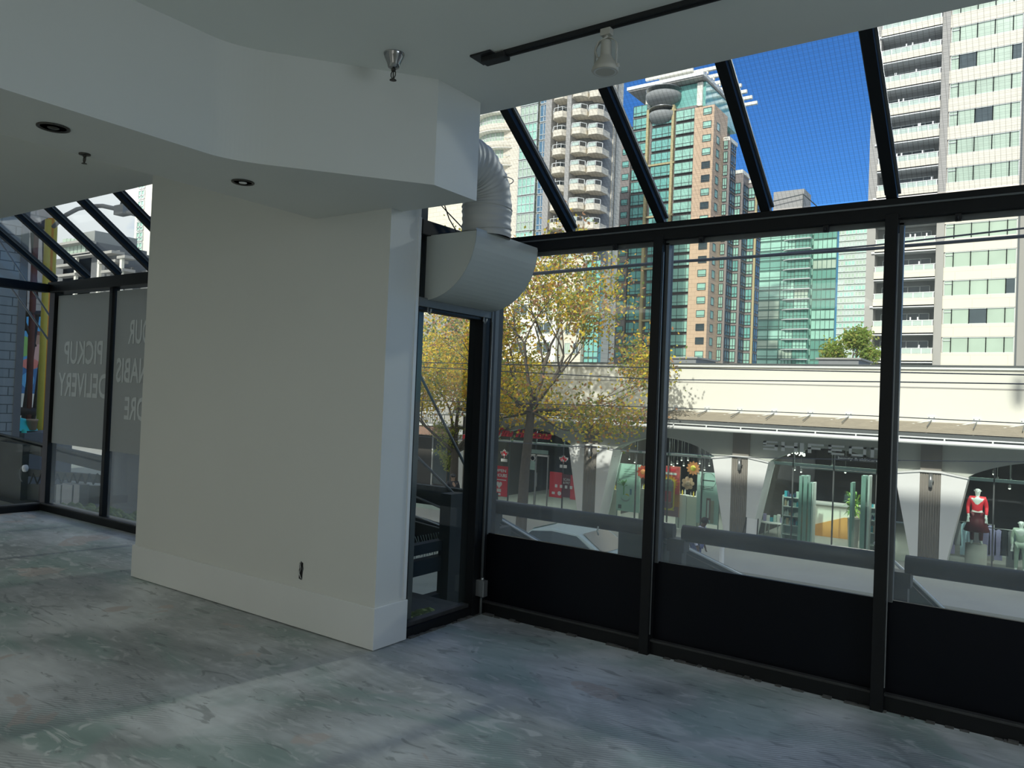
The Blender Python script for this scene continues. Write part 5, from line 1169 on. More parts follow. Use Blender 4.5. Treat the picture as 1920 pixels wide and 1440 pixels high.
# receding east side with projecting glass bays
sx = a5
seg = ((6, 11, 2.6, t3-6), (11, 16, 4.0, t3-12), (16, 21, 5.6, t3-13))
for j, (u0, u1, pr, tz) in enumerate(seg):
    b = MB(); b.box(sx-8, sx+pr-1.5, YB+u0, YB+u1, GZ, tz, M['brownsh']); T2.part('side_bay', b)
    b = MB(); b.box(sx-8, sx+pr-1.2, YB+u0-.2, YB+u1, tz, tz+.8, M['cream']); T2.part('bay_cornice', b)
    b = MB(); b.box(sx+pr-1.45, sx+pr-1.05, YB+u0-.1, YB+u0+.3, GZ, tz, M['ochre'] if j == 2 else M['brownsh']); T2.part('corner_post', b)
    for k in range(-4, 26):
        z = zr+FH2*k
        if z < GZ+1 or z+2 > tz: continue
        px_ = sx+(0 if j == 0 else seg[j-1][2]-1.5)
        T2.add('side_window', winX(px_+.15, sx+pr-1.6, YB+u0-.05, z+.3, z+FH2-.25, (.5,), M['teal2'] if rnd.random() > .3 else M['teal'], M['mull'], (.3,), .15, .1), k*3+j)
        T2.add('side_window', winY(YB+u0+.4, YB+u1-.4, sx+pr-1.5, z+.3, z+FH2-.25, (.33, .66), M['blueg'], M['mull'], (.3,), .15, .1), k*3+j)
for k in range(-4, 26):
    z = zr+FH2*k
    if GZ < z < t3-3: T2.add('side_window', winY(YB+1.5, YB+3.2, sx, z+.4, z+2, (), M['teal2'], M['mull'], (), .1, .1), 60+k)
T2.done()

# ---------------- left cream tower with curved balconies (105 m)
YA = 105; T3 = Tower('cream stone tower with curved balconies and a teal glass bay behind the duct', loc=(-68, YA, GZ))
def ax_(px, py=350): return P(px, py, 'Y', YA).x
FH3 = P(1085, 300, 'Y', YA).z-P(1085, 335, 'Y', YA).z; z3 = P(1085, 318, 'Y', YA).z-FH3*12; TA = P(1090, 150, 'Y', YA).z+12
c0, c1, c2, c3, c4_, c5, c6, c7 = ax_(795), ax_(952), ax_(972), ax_(1004), ax_(1019), ax_(1030), ax_(1058), ax_(1066)
c8 = ax_(1118); c9 = P(1147, 350, 'Y', YA+10).x
b = MB(); b.box(c0-12, c3, YA+1, YA+22, GZ, TA, M['creamA']); T3.part('core_wall', b)
b = MB(); b.box(c1-1.0, c2, YA-.3, YA+2, GZ, TA, M['creamA']); T3.part('stone_pier', b)
b = MB(); b.box(c4_, c5, YA-.2, YA+4, GZ, TA, M['greycon']); b.box(c5, c6, YA+2, YA+6, GZ, TA, M['recess']); b.box(c6, c7, YA-.1, YA+4, GZ, TA, M['greycon']); T3.part('wall_panel', b)
b = MB(); b.lathe([(c8-c7-.6, GZ), (c8-c7-.6, TA)], (c7, YA+6.5, 0), M['recess'], 40); T3.part('curved_wall', b)
b = MB(); b.box(c7-2, c8-.5, YA+6, YA+9, GZ, TA, M['creamA']); b.box(c8-1.5, c9, YA+7, YA+10, GZ, TA-2, M['blueg']); T3.part('east_wing', b)
b = MB(); b.lathe([(5.2, GZ), (5.2, TA)], (ax_(925, 260), YA+4.5, 0), M['creamA'], 40); T3.part('round_wall', b)
nf3 = int((TA-z3)/FH3)
lo = -int((z3-GZ)/FH3)+1
def arcpts(cx, cy, r, a0_, a1_, n): return [(cx+r*math.cos(a0_+(a1_-a0_)*i/n), cy+r*math.sin(a0_+(a1_-a0_)*i/n)) for i in range(n+1)]
for k in range(lo, nf3):
    z = z3+FH3*k
    # teal bay window
    g = M['teal2'] if k % 3 else M['paleg']
    T3.add('bay_window', winX(c2+.05, c3-.05, YA-.1, z+.15, z+FH3-.1, (.25, .5, .75), g, M['mullw'], (.5,), .14, .1), k)
    T3.add('bay_window', winX(c3+.05, c4_-.05, YA+.6, z+.15, z+FH3-.1, (.5,), M['blueg'], M['mullw'], (.3,), .14, .1), k+.1)
    # big round balconies at left
    cx, cy = ax_(925, 260), YA+4.5
    if k % 1 == 0:
        o = arcpts(cx, cy, 6.3, PI*1.08, PI*1.92, 18); b = MB(); b.prism(o+[(cx, cy)], z-.5, z+.6, M['creamA'], 'z', True); b.prism(arcpts(cx, cy, 6.5, PI*1.08, PI*1.92, 18)+[(cx, cy)], z-.65, z-.5, M['cream'], 'z', True)
        rr = arcpts(cx, cy, 6.2, PI*1.08, PI*1.92, 18); b.tube([(p[0], p[1], z+1.15) for p in rr], .05, M['rail'], 4, False)
        for p in rr[::2]: b.tube([(p[0], p[1], z+.6), (p[0], p[1], z+1.15)], .04, M['rail'], 4, False)
        T3.add('round_balcony', b, k)
        b = MB(); b2 = arcpts(cx, cy, 5.28, PI*1.2, PI*1.8, 10)
        for q0, q1 in zip(b2[:-1], b2[1:]): b.poly([(q0[0], q0[1], z+.7), (q1[0], q1[1], z+.7), (q1[0], q1[1], z+FH3-.7), (q0[0], q0[1], z+FH3-.7)], M['paleg'])
        for q0 in b2: b.box(q0[0]-.06, q0[0]+.06, q0[1]-.1, q0[1]+.02, z+.6, z+FH3-.65, M['mullw'])
        T3.add('curved_window', b, k)
    # single balconies
    def balc(x0, x1, yd, key):
        b = MB(); cxx = (x0+x1)/2
        o = [(x0, YA+2), (x0, YA+.2), (x0+(x1-x0)*.25, YA-yd), (x0+(x1-x0)*.8, YA-yd), (x1, YA+.4), (x1, YA+2)]
        b.prism(o, z-.15, z+.85, M['creamA']); 
        rl = o[1:5]
        b.tube([(p[0], p[1], z+1.45) for p in rl], .05, M['rail'], 4, False)
        for p in rl: b.tube([(p[0], p[1], z+.85), (p[0], p[1], z+1.45)], .05, M['rail'], 4, False)
        b.tube([(cxx, YA-yd, z+.85), (cxx, YA-yd, z+1.9)], .05, M['rail'], 4, False); return b
    T3.add('balcony', balc(c5+.1, c6, .6, k), k)
    T3.add('balcony_window', winX(c5+.3, c6-.3, YA+1.95, z+.2, z+2.2, (.5,), M['darkg'], M['mullw'], (), .1, .08), k)
    # double curved balconies
    W8 = c8-c7
    b = MB()
    for (f0, f1, dz) in ((.0, .48, 0), (.5, .98, -.25)):
        x0, x1 = c7+W8*f0, c7+W8*f1; yo_ = YA+.3+(0 if f0 == 0 else .9)
        o = [(x0, YA+4), (x0, yo_-.1), (x0+.5, yo_-.7), (x1-.6, yo_-.5), (x1, yo_+.5), (x1, YA+4)]
        b.prism(o, z+dz-.2, z+dz+.8, M['creamA']); rl = o[1:5]
        b.tube([(p[0], p[1], z+dz+1.5) for p in rl], .06, M['rail'], 4, False)
        for p in rl: b.tube([(p[0], p[1], z+dz+.8), (p[0], p[1], z+dz+1.5)], .06, M['rail'], 4, False)
        b.box(x0+.55, x1-.65, yo_-.62, yo_-.6, z+dz+.85, z+dz+1.4, M['railg'])
    T3.add('double_balcony', b, k)
    T3.add('corner_window', winX(c8-.4, c9-.2, YA+6.9, z, z+FH3-.15, (.3, .65), M['blueg'], M['mull'], (.3,), .15, .1), k+.5)
# lower block in front with plain windows
l0, l1, l2, l3 = ax_(1000, 560), ax_(1076, 560), ax_(1110, 560), ax_(1138, 560); zt = P(1076, 480, 'Y', YA-6).z
b = MB(); b.box(l0-14, l1, YA-5, YA+2, GZ, zt, M['cream']); b.box(l1, l2, YA-3, YA+6, GZ, zt, M['creamA']); b.box(l2, l3-1, YA-2, YA+.5, GZ, zt-1, M['teal']); T3.part('podium_block', b)
for k in range(7):
    z = zt-FH3*(k+1)
    for (x0, x1, yy) in ((l1-3.4, l1-1.0, YA-5), (l1-8, l1-5.4, YA-5), (l1-12.5, l1-10, YA-5), (l1+.5, l1+1.4, YA-3), (l1+2.0, l2-.3, YA-3)):
        T3.add('lower_window', winX(x0, x1, yy-.04, z+.6, z+2.2, (.5,), M['paleg'] if (k+int(x0)) % 3 == 0 else M['darkg'], M['mullw'], (), .1, .09), k)
    T3.add('glass_bay_window', winX(l2+.1, l3-.1, YA-2.05, z+.1, z+FH3-.1, (.33, .66), M['teal'], M['mull'], (.3,), .12, .09), k)
T3.done()

# ---------------- green curtain wall tower (240 m)
YD = 240; T4 = Tower('green glass curtain wall tower with slanting fins right of the stone tower', loc=(-68, YD, GZ)); dX = lambda px, py=550: P(px, py, 'Y', YD).x
ztop = P(1480, 395, 'Y', YD).z; d0, d1, d2, d3 = dX(1395), dX(1462), dX(1516), dX(1564); fh = 3.05
b = MB(); b.box(d0-4, d2, YD+.3, YD+25, GZ, ztop, M['tealD']); T4.part('main_block', b)
b = MB(); b.box(d2, d2+.1+(d3-d2)*.45, YD+3, YD+7, GZ, ztop, M['teal2']); b.box(d2+(d3-d2)*.45, d3-.6, YD+4, YD+7, GZ, ztop, M['tealD']); T4.part('set_back_block', b)
kk = int((ztop-10)/fh)
for k in range(kk):
    z = 10+fh*k
    for (a, c, yy, n) in ((d0-2, d1, YD+.2, 4), (d1, d1+(d2-d1)*.5, YD, 4), (d1+(d2-d1)*.5, d2, YD-.2, 4), (d2+.2, d3-.2, YD+2.8, 5)):
        T4.add('glass_bay', winX(a+.1, c-.1, yy, z+.3, z+fh-.1, [i/n for i in range(1, n)], rnd.choice((M['teal2'], M['teal2'], M['tealD'], M['tealD'], M['paleg'])), M['darkgreen'], (.3,) if n == 4 else (), .12, .16), -k)
    b = MB(); b.prism([(d1+.5, YD+.2), (d1+2.5, YD-1.4), (d2+.6, YD-1.8), (d2+.6, YD+.2)], z-.12, z+.12, M['mullw']); T4.add('balcony_slab', b, -k)
T4.done()
# ---------------- pale tower beyond (380 m)
YE = 380; T5 = Tower('pale blue-white glass tower standing far behind the green tower', loc=(-77, YE, GZ)); e0, e1 = P(1545, 450, 'Y', YE).x, P(1626, 450, 'Y', YE).x; zt = P(1590, 396, 'Y', YE).z
b = MB(); b.box(e0, e1, YE+.4, YE+25, GZ, zt, M['paleg']); T5.part('core_wall', b)
b = MB(); b.box(e0+2, e0+12, YE+3, YE+12, zt, zt+3, M['cream']); T5.part('roof_block', b)
for k in range(30):
    z = zt-2.9*(k+1)
    for i in range(4):
        w_ = (e1-e0)/4; T5.add('glass_bay', winX(e0+w_*i+.2, e0+w_*(i+1)-.2, YE, z+.7, z+2.8, (.3, .65), random.choice((M['teal2'], M['railg'], M['paleg'])), M['mullw'], (), .12, .3), k)
T5.done()
# ---------------- grey tower with roof terrace far behind (400 m)
YG = 400; T6 = Tower('grey concrete tower top with a roof frame far behind', loc=(-110, YG, GZ)); g0, g1 = P(1450, 380, 'Y', YG).x, P(1507, 380, 'Y', YG).x
b = MB(); b.box(g0, g1, YG, YG+14, GZ, P(1480, 357, 'Y', YG).z, M['greycon']); T6.part('plant_room', b)
b = MB(); b.box(P(1425, 400, 'Y', YG).x, P(1520, 400, 'Y', YG).x, YG-3, YG+18, GZ, P(1480, 398, 'Y', YG).z, M['recess']); T6.part('upper_floor', b)
b = MB(); x0, x1 = P(1450, 380, 'Y', YG-3).x, P(1521, 385, 'Y', YG-3).x; zf_ = P(1500, 372, 'Y', YG-3).z
b.tube([(x0, YG-3, zf_), (x1-4, YG-3, zf_+2), (x1, YG+8, zf_-2)], .3, M['mull'], 5); b.tube([(x1-4, YG-3, zf_+2), (x1-4, YG-3, zf_-9)], .25, M['mull'], 4); b.tube([(x1, YG+8, zf_-2), (x1, YG+8, zf_-12)], .25, M['mull'], 4); T6.part('roof_frame', b)
# ================================================================== SEEN THROUGH THE FAR BAY
nb = thing('neighbour_building', 'grey painted block wall of the neighbouring building at the left edge', 'building', (-20, 5, GZ))
b = MB(); b.box(-34, -20, 3.5, P(41, 600, 'X', -20).y, GZ, 9.5, M['block']); b.build('block_wall', nb)
b = MB(); b.box(-34, -19.9, 3.4, 8.35, 9.5, 9.7, M['darkcon']); b.build('coping', nb)
b = MB(); b.box(-20.04, -19.97, 8.18, 8.34, GZ, 9.5, M['darkcon']); b.build('corner_strip', nb)
XM = -34; fb = thing('mural_building', 'pale block building with a painted mural, beyond the grey wall', 'building', (XM, 16, GZ)); 
b = MB(); b.box(XM-9, XM, 13, P(100, 500, 'X', XM).y, GZ, P(75, 402, 'X', XM).z+.3, M['blocklt']); b.build('block_wall', fb)
m1, m2 = P(36, 700, 'X', XM), P(97, 700, 'X', XM); zt, zb = P(60, 592, 'X', XM).z, P(60, 738, 'X', XM).z
pm = MB(); y0, y1 = m1.y, m2.y; H = zt-zb; W = y1-y0
def mq(u0, u1, v0, v1, m, d): pm.box(XM+d-.004, XM+d, y0+W*u0, y0+W*u1, zb+H*v0, zb+H*v1, m)
def mo(cu, cv, ru, rv, m, d, n=16): pm.prism([(y0+W*(cu+ru*math.cos(2*PI*k/n)), zb+H*(cv+rv*math.sin(2*PI*k/n))) for k in range(n)], XM+d-.004, XM+d, m, 'x')
skyb = col('mural_sky', (.12, .45, .8)); deep = col('mural_blue', (.06, .2, .45)); coral = col('mural_coral', (.8, .25, .2)); msk = col('mural_skin', (.5, .3, .22)); mgr = col('mural_green', (.3, .6, .15)); mbr = col('mural_brown', (.25, .1, .07))
mq(0, 1, 0, 1, skyb, .03); mq(0, 1, 0, .32, deep, .04); mo(.5, .72, .13, .09, mbr, .045); mo(.5, .69, .085, .07, msk, .05); mo(.52, .5, .2, .14, col('mural_pink', (.75, .45, .4)), .052); mo(.1, .6, .2, .13, mgr, .045); mo(.3, .38, .28, .07, coral, .056); mo(.72, .36, .2, .06, col('mural_rose', (.55, .15, .2)), .056); mo(.25, .17, .2, .1, skyb, .05); mo(.3, .12, .1, .06, col('mural_cream', (.7, .65, .5)), .055)
o = pm.build('mural_panel', fb); o['label'] = 'blue mural of seated people with coral drinks'
b = MB(); b.box(XM, XM+.06, y0, y1, zb-3.2, zb, M['cream']); b.build('lower_wall', fb)
# leaning painted poles with cross members
XP = -24
pf = thing('pole_sculpture', 'frame of dark red, brown and yellow leaning poles in front of the mural', 'sculpture', (XP, 11, GZ))
def pole(a, c, r, m, nm='pole', X=XP):
    A, B = P(a[0], a[1], 'X', X), P(c[0], c[1], 'X', X); B = B+(B-A)*(0.25) if c[1] > 700 else B; b = MB(); b.tube([A, B], r, m, 8); b.build(nm, pf)
brn = col('dark_brown_metal', (.07, .05, .045))
pole((50, 420), (44, 620), .07, brn); pole((60, 425), (68, 560), .06, brn); pole((67, 430), (53, 770), .09, M['rust']); pole((70, 590), (45, 775), .06, brn); pole((83, 440), (85, 600), .06, brn); pole((85, 610), (64, 775), .06, brn); pole((46, 605), (66, 650), .05, brn)
pole((50, 420), (104, 428), .09, brn, 'cross_bar'); pole((43, 588), (88, 588), .09, brn, 'cross_bar'); pole((32, 771), (82, 772), .12, brn, 'cross_bar'); pole((60, 428), (92, 412), .06, brn, 'cross_bar')
for (a, c, m, lab) in (((92, 412), (76, 775), M['yellow'], 'yellow painted pole left of the orange ones'), ((97, 410), (82, 778), M['orange'], 'orange painted pole between the yellow ones'), ((101, 410), (87, 778), M['yellow'], 'yellow painted pole next to the corner post')):
    A, B = P(*a, 'X', -23), P(*c, 'X', -23); b = MB(); b.tube([A, B+(B-A)*.45], .1, m, 10); tag(b.build('painted_pole'), lab, 'pole', 'painted poles')
# things on the terrace under the poles
XT = -22
def at(x, y): return P(x, y, 'X', XT)
q = at(58, 806); b = MB(); r = abs(at(70, 806).y-at(50, 806).y)/2; h0 = at(58, 806).z; h1 = at(58, 786).z
b.lathe([(.001, h0), (r*.8, h0), (r, h1-.05), (r*1.06, h1-.05), (r*1.06, h1), (r*.9, h1), (.001, h1-.03)], (XT, at(60, 800).y, 0), col('terracotta', (.55, .36, .22)), 20); tag(b.build('flower_pot'), 'tan flower pot standing on the terrace wall beside a turquoise parasol', 'pot')
b = MB(); zq = at(45, 808).z; b.lathe([(.5, zq), (.45, zq+.1), (.28, zq+.28), (.001, zq+.36)], (XT-.4, at(43, 800).y, 0), col('turquoise', (.05, .8, .75)), 16); b.tube([(XT-.4, at(43, 800).y, at(60, 810).z+.02), (XT-.4, at(43, 800).y, zq+.3)], .025, M['steel'], 6); tag(b.build('parasol'), 'small turquoise parasol left of the tan pot', 'parasol')
b = MB(); zq = at(35, 815).z; b.lathe([(.06, zq-.1), (.06, zq+.1), (.04, zq+.16), (.001, zq+.16)], (XT+.3, at(35, 815).y, 0), col('bright_aqua', (.05, .8, .6)), 10); tag(b.build('water_bottle'), 'small bright aqua bottle on the terrace wall', 'bottle')
b = MB(); zz = at(60, 810).z; b.box(XT-.75, XT+.5, at(30, 800).y, at(120, 800).y, GZ, zz, M['darkcon']); tag(b.build('terrace_wall'), 'dark terrace wall carrying the pot and parasol', 'wall')
# timber guard in front of the far bay
tg = thing('timber_guard', 'dark timber guard with sloping beam and lattice outside the far bay', 'fence', (-11, 5.6, -.4)); YQ = 5.6
def ty(x, y): return P(x, y, 'Y', YQ)
def beam(a, c, th, m, nm):
    A, B = ty(*a), ty(*c); d_ = (B-A)*.08; A = A-d_; B = B+d_; b = MB(); b.prism([(A.x, A.z-th), (B.x, B.z-th), (B.x, B.z), (A.x, A.z)], YQ, YQ+.09, m, 'y'); b.build(nm, tg)
beam((-10, 812), (205, 860), .20, M['deckwood'], 'sloping_beam'); beam((0, 815), (205, 868), .03, M['gasket'], 'metal_edge')
beam((55, 880), (205, 893), .11, M['deckwood'], 'rail_board'); beam((40, 907), (205, 912), .25, M['deckwood'], 'rail_board')
b = MB(); 
for k in range(9):
    x0_ = 55+k*15; A, B = ty(x0_, 908), ty(x0_+8, 888); b.tube([A, B], .012, M['deckwood'], 4); A2 = ty(x0_+15, 908); b.tube([B, A2], .012, M['deckwood'], 4)
b.build('lattice', tg)
b = MB(); A = ty(33, 830); b.box(A.x-.5, ty(56, 830).x, YQ-.1, YQ, -1.2, A.z, M['deckwood']); b.build('post', tg)
b = MB(); A = ty(192, 850); b.box(A.x+.35, A.x+1.3, YQ-.1, YQ+.05, -1.2, A.z+.1, M['darkcon']); b.build('post', tg)
b = MB(); b.box(XL-5.5, LM[3], 5.3, 6.2, -1.6, -.42, M['deckwood']); b.build('deck_edge', tg)
q = P(48, 878, 'Y', 5.4); lt = thing('outdoor_lamp', 'round white wall lamp with looping cable outside the far bay side window', 'lamp', tuple(q)); b = MB(); b.lathe([(.001, -.04), (.05, -.03), (.055, 0), (.05, .02), (.001, .03)], tuple(q), M['white'], 20, 'y'); b.build('lamp_disc', lt)
b = MB(); b.tube([q+Vector((-.2, .05, .01)), q+Vector((0, .03, .01))], .012, M['white'], 6); pts = [q+Vector((-.15-.1*math.sin(t), .03, -.1+.12*math.cos(t))) for t in [PI*k/8 for k in range(9)]]; b.tube(pts, .006, M['gasket'], 6); b.build('cable_loop', lt)
for k, (x0_, x1_) in enumerate(((139, 148), (150, 170), (172, 184))):
    A, B = ty(x0_, 925), ty(x1_, 907); b = MB(); b.box(A.x, B.x, YQ-.25, YQ-.12, -.42, B.z, M['gasket']); tag(b.build('meter_box'), ('narrow grey box at the left of three under the lattice', 'widest grey box in the middle of three under the lattice', 'tall pale grey box at the right of three under the lattice')[k], 'box', 'grey boxes under the lattice')
# stay rods in front of the far bay side glass
for i, (a, c) in enumerate((((0, 452), (93, 592)), ((43, 570), (80, 622)))):
    A, B = P(*a, 'Y', 5.3), P(*c, 'Y', 5.3); b = MB(); b.tube([A+(A-B)*.6, B+(B-A)*.25], .014, M['gasket'], 6); tag(b.build('stay_rod'), ('long grey stay rod crossing the far bay corner', 'short grey stay rod crossing in front of the mural')[i], 'rod', 'stay rods')
# construction building, crane, lamp arch, distant pale tower
YC = 120; cb = thing('concrete_building', 'unfinished dark grey concrete building with pale balcony slabs beyond the far bay roof', 'building', (-250, YC, GZ))
def cx_(px, py=470): return P(px, py, 'Y', YC)
b = MB(); A, B = cx_(95, 440), cx_(212, 478); b.box(A.x, B.x, YC+2, YC+25, GZ, cx_(190, 470).z, M['darkcon']); b.box(cx_(108).x, cx_(160).x, YC+2, YC+20, GZ, cx_(130, 455).z, M['darkcon']); b.box(cx_(122).x, cx_(152).x, YC+4, YC+18, GZ, cx_(140, 430).z, M['recess']); b.build('concrete_mass', cb)
b = MB(); b.box(cx_(228).x, cx_(246).x, YC+6, YC+20, GZ, cx_(238, 500).z, M['darkcon']); b.box(B.x, cx_(228).x, YC+4, YC+20, GZ, cx_(220, 497).z, M['darkcon']); b.build('low_wing', cb)
for (px0, px1, py) in ((108, 162, 460), (125, 185, 483), (130, 175, 480), (108, 135, 500), (110, 146, 518), (180, 215, 477), (190, 222, 493), (195, 235, 510), (225, 240, 483)):
    A, B = cx_(px0, py), cx_(px1, py+4); b = MB(); b.box(A.x, B.x, YC-1, YC+3, A.z-.5, A.z+.3, M['pilaster']); b.build('balcony_slab', cb)
for px in (145, 188, 230): 
    A = cx_(px, 480); b = MB(); b.box(A.x-.6, A.x+.6, YC-.5, YC+.3, GZ, A.z, M['cream']); b.build('pale_column', cb)
for k in range(6):
    A = cx_(112+k*7, 440); b = MB(); b.box(A.x-1.5, A.x+1.2, YC+1.7, YC+2, A.z-6, A.z-1, M['paleg']); b.build('window', cb)
YK = 150; kr = thing('tower_crane', 'red and white tower crane jib above the unfinished building', 'crane', tuple(P(178, 480, 'Y', YK))); A, B = P(175, 466, 'Y', YK), P(189, 444, 'Y', YK)
b = MB(); dz = Vector((2.2, 0, .9))
b.tube([A-dz, B-dz*.5], .5, M['red'], 5); b.tube([A+dz, B+dz*.5], .5, M['red'], 5)
for k in range(6): b.tube([(A-dz).lerp(B-dz*.5, k/6), (A+dz).lerp(B+dz*.5, (k+1)/6)], .35, M['red'] if k % 2 else M['white'], 4)
b.build('jib', kr); b = MB(); b.tube([A+Vector((0, 0, 1)), Vector((A.x-1, YK, GZ))], .8, M['white'], 5); b.build('mast', kr); b = MB(); b.tube([B, B+Vector((3, 0, .5))], .3, M['steel'], 4); b.build('tip', kr)
la = thing('street_lamp', 'arched grey street lamp arm crossing the sky in the far bay roof', 'street lamp', tuple(P(270, 410, 'Y', 9)), None); b = MB(); b.tube([P(x, y, 'Y', 9) for x, y in ((100, 425), (124, 403), (145, 392), (168, 387), (192, 386), (215, 391), (240, 398), (262, 404), (300, 415), (330, 440), (335, 700), (335, 1000))], .05, M['pilaster'], 8); b.build('arched_arm', la)
b = MB(); A = P(223, 396, 'Y', 9); B = P(240, 400, 'Y', 9); b.box(A.x, B.x, 8.88, 9.1, B.z-.02, A.z+.1, M['pilaster']); b.build('lamp_head', la); b = MB(); b.ball(tuple(P(233, 388, 'Y', 9)+Vector((0, 0, .05))), .09, M['mull'], 8, (1, 1, 1.2)); b.build('sensor', la)
YH = 165; T7 = Tower('pale cream tower with teal windows at the edge of the pier wall', loc=tuple(P(268, 450, 'Y', YH))); A, B = P(251, 450, 'Y', YH), P(330, 450, 'Y', YH)
b = MB(); b.box(A.x, B.x, YH, YH+20, GZ, P(260, 300, 'Y', YH).z, M['cream']); T7.part('wall_face', b)
for k in range(26):
    z = P(262, 530, 'Y', YH).z+4.2*k; xx = P(257, 450, 'Y', YH).x; ww = P(268, 450, 'Y', YH).x-xx; T7.add('window', winX(xx, xx+ww, YH-.1, z, z+3.4, (.5,), M['teal2'], M['mullw'], (.4,), .3, .5), k)
T7.done()
# hills of rooftops that close the horizon at the left
for k, (x0_, x1_, yy, py, m, lab) in enumerate(((45, 110, 60, 640, 'greycon', 'low grey building far beyond the mural'), (210, 300, 90, 560, 'recess', 'low building behind the filmed window'),)):
    A, B = P(x0_, py, 'Y', yy), P(x1_, py, 'Y', yy); b = MB(); b.box(min(A.x, B.x), max(A.x, B.x), yy, yy+12, GZ, A.z, M[m]); tag(b.build('distant_building'), lab, 'building')
# ================================================================== LIGHT, SKY, CAMERA
wd = bpy.data.worlds.new('sky'); bpy.context.scene.world = wd; wd.use_nodes = True; nt = wd.node_tree; nt.nodes.clear()
out = nt.nodes.new('ShaderNodeOutputWorld'); bg = nt.nodes.new('ShaderNodeBackground'); nt.links.new(bg.outputs[0], out.inputs[0])
sky = N(nt, 'ShaderNodeTexSky', sky_type='NISHITA'); sky.sun_disc = False; sky.sun_elevation = EL; sky.sun_rotation = math.atan2(-AZ[0], -AZ[1]); sky.air_density = 1.0; sky.dust_density = .3; sky.ozone_density = 3
tc = N(nt, 'ShaderNodeTexCoord'); mp = N(nt, 'ShaderNodeMapping'); mp.inputs['Scale'].default_value = (1.6, 1.6, 4)
no = N(nt, 'ShaderNodeTexNoise'); no.inputs['Scale'].default_value = 1.9; no.inputs['Detail'].default_value = 9; no.inputs['Roughness'].default_value = .55
nt.links.new(tc.outputs['Generated'], mp.inputs[0]); nt.links.new(mp.outputs[0], no.inputs['Vector'])
sp = N(nt, 'ShaderNodeSeparateXYZ'); nt.links.new(tc.outputs['Generated'], sp.inputs[0])
# cloud bank towards the west (-X) part of the sky
mr = N(nt, 'ShaderNodeMapRange'); mr.inputs['From Min'].default_value = -.62; mr.inputs['From Max'].default_value = -.85; mr.inputs['To Min'].default_value = 0; mr.inputs['To Max'].default_value = .32
nt.links.new(sp.outputs[0], mr.inputs[0])
ad = N(nt, 'ShaderNodeMath', operation='ADD'); nt.links.new(no.outputs['Fac'], ad.inputs[0]); nt.links.new(mr.outputs[0], ad.inputs[1])
rp = N(nt, 'ShaderNodeValToRGB'); rp.color_ramp.elements[0].position = .66; rp.color_ramp.elements[1].position = .82
nt.links.new(ad.outputs[0], rp.inputs[0])
sk = N(nt, 'ShaderNodeMix', data_type='RGBA', blend_type='MULTIPLY'); sk.inputs[0].default_value = 1
nt.links.new(sky.outputs[0], sk.inputs[6]); sk.inputs[7].default_value = (SKYG*.42, SKYG*.92, SKYG*1.5, 1)
# white added to the unseen sky behind the building to lift ambient light
mb_ = N(nt, 'ShaderNodeMapRange'); mb_.inputs['From Min'].default_value = .1; mb_.inputs['From Max'].default_value = -.25; nt.links.new(sp.outputs[1], mb_.inputs[0])
mxb = N(nt, 'ShaderNodeMath', operation='MAXIMUM'); nt.links.new(rp.outputs[0], mxb.inputs[0]); nt.links.new(mb_.outputs[0], mxb.inputs[1])
mx = N(nt, 'ShaderNodeMix', data_type='RGBA'); nt.links.new(mxb.outputs[0], mx.inputs[0]); nt.links.new(sk.outputs[2], mx.inputs[6]); mx.inputs[7].default_value = (1.05, 1.07, 1.1, 1)
nt.links.new(mx.outputs[2], bg.inputs[0]); bg.inputs[1].default_value = 1
def sun(name, trav, strength, col, ang):
    l = bpy.data.lights.new(name, 'SUN'); l.energy = strength; l.color = col; l.angle = math.radians(ang)
    o = bpy.data.objects.new(name, l); COL.objects.link(o); o.rotation_euler = Vector(trav).to_track_quat('-Z', 'Y').to_euler(); return o
ce_ = math.cos(EL)
sun('sun', (AZ[0]*ce_, AZ[1]*ce_, -math.sin(EL)), SUNE, (1, .95, .86), 1.1)
sun('sunlight_mirrored_by_towers', (-.18, -1, -.45), .75, (1, 1, .86), 2.2)
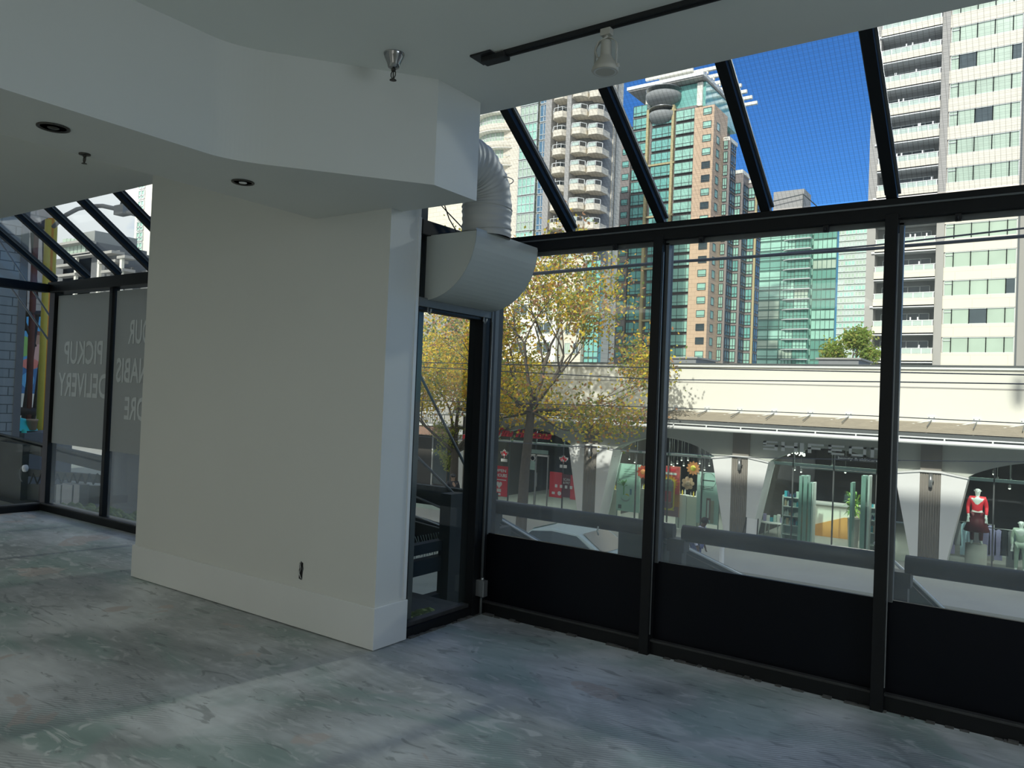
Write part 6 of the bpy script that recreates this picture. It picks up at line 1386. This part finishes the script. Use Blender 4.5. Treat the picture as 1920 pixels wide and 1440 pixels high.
def area(name, loc, sx, sy, e, col=(1, .93, .82)):
    l = bpy.data.lights.new(name, 'AREA'); l.shape = 'RECTANGLE'; l.size = sx; l.size_y = sy; l.energy = e; l.color = col
    o = bpy.data.objects.new(name, l); COL.objects.link(o); o.location = loc; return o
# fill lamps added to brighten the room
a_ = area('ceiling_fill_light', (-5.6, -2.6, 3.08), 7, 2.4, REAR*.9, (1, .96, .87))
a_ = area('rear_fill_light', (1.6, -4.85, 1.5), 3.6, 2.4, REAR*.14, (1, .97, .9)); a_.rotation_euler = (PI/2, 0, 0)
a_ = area('side_fill_light', (3.4, 2.0, 2.75), 2.2, 2.4, SIDE, (.8, .9, 1)); a_.rotation_euler = (0, math.radians(40), 0)
a_ = area('shop_fill_light', (-6, 30.5, .5), 4.5, 3, 130); a_ = area('shop_fill_light', (-11.8, 30, .5), 4.5, 2.5, 130); a_ = area('shop_fill_light', (.2, 30, .5), 4.5, 2.5, 60); a_ = area('shop_fill_light', (-18, 30, .5), 4.5, 2.5, 45)  # fill lamps added to brighten the shop interiors
for xx_ in (-17.8, -11.8, -5.8, .1):
    a_ = area('display_fill_light', (xx_, 27.82, .1), 4.2, .15, 85, (1, .96, .9)); a_.rotation_euler = (math.radians(35), 0, 0)  # lamps added behind the shop glass to brighten the banner fronts
sc = bpy.context.scene
cam = bpy.data.cameras.new('camera'); co = bpy.data.objects.new('camera', cam); COL.objects.link(co); sc.camera = co
cam.sensor_width = 36; cam.sensor_fit = 'HORIZONTAL'; cam.lens = FPX/1920*36; cam.clip_start = .05; cam.clip_end = 2000
co.matrix_world = Matrix(((_R.x, _U.x, -_f.x, CAM.x), (_R.y, _U.y, -_f.y, CAM.y), (_R.z, _U.z, -_f.z, CAM.z), (0, 0, 0, 1)))
sc.view_settings.view_transform = 'Standard'; sc.view_settings.look = 'None'; sc.view_settings.gamma = 1; sc.view_settings.use_curve_mapping = False
sc.view_settings.exposure = EXPO
sc.cycles.max_bounces = 12; sc.cycles.diffuse_bounces = 6; sc.cycles.transparent_max_bounces = 24; sc.cycles.sample_clamp_indirect = 6
sc.cycles.use_denoising = True
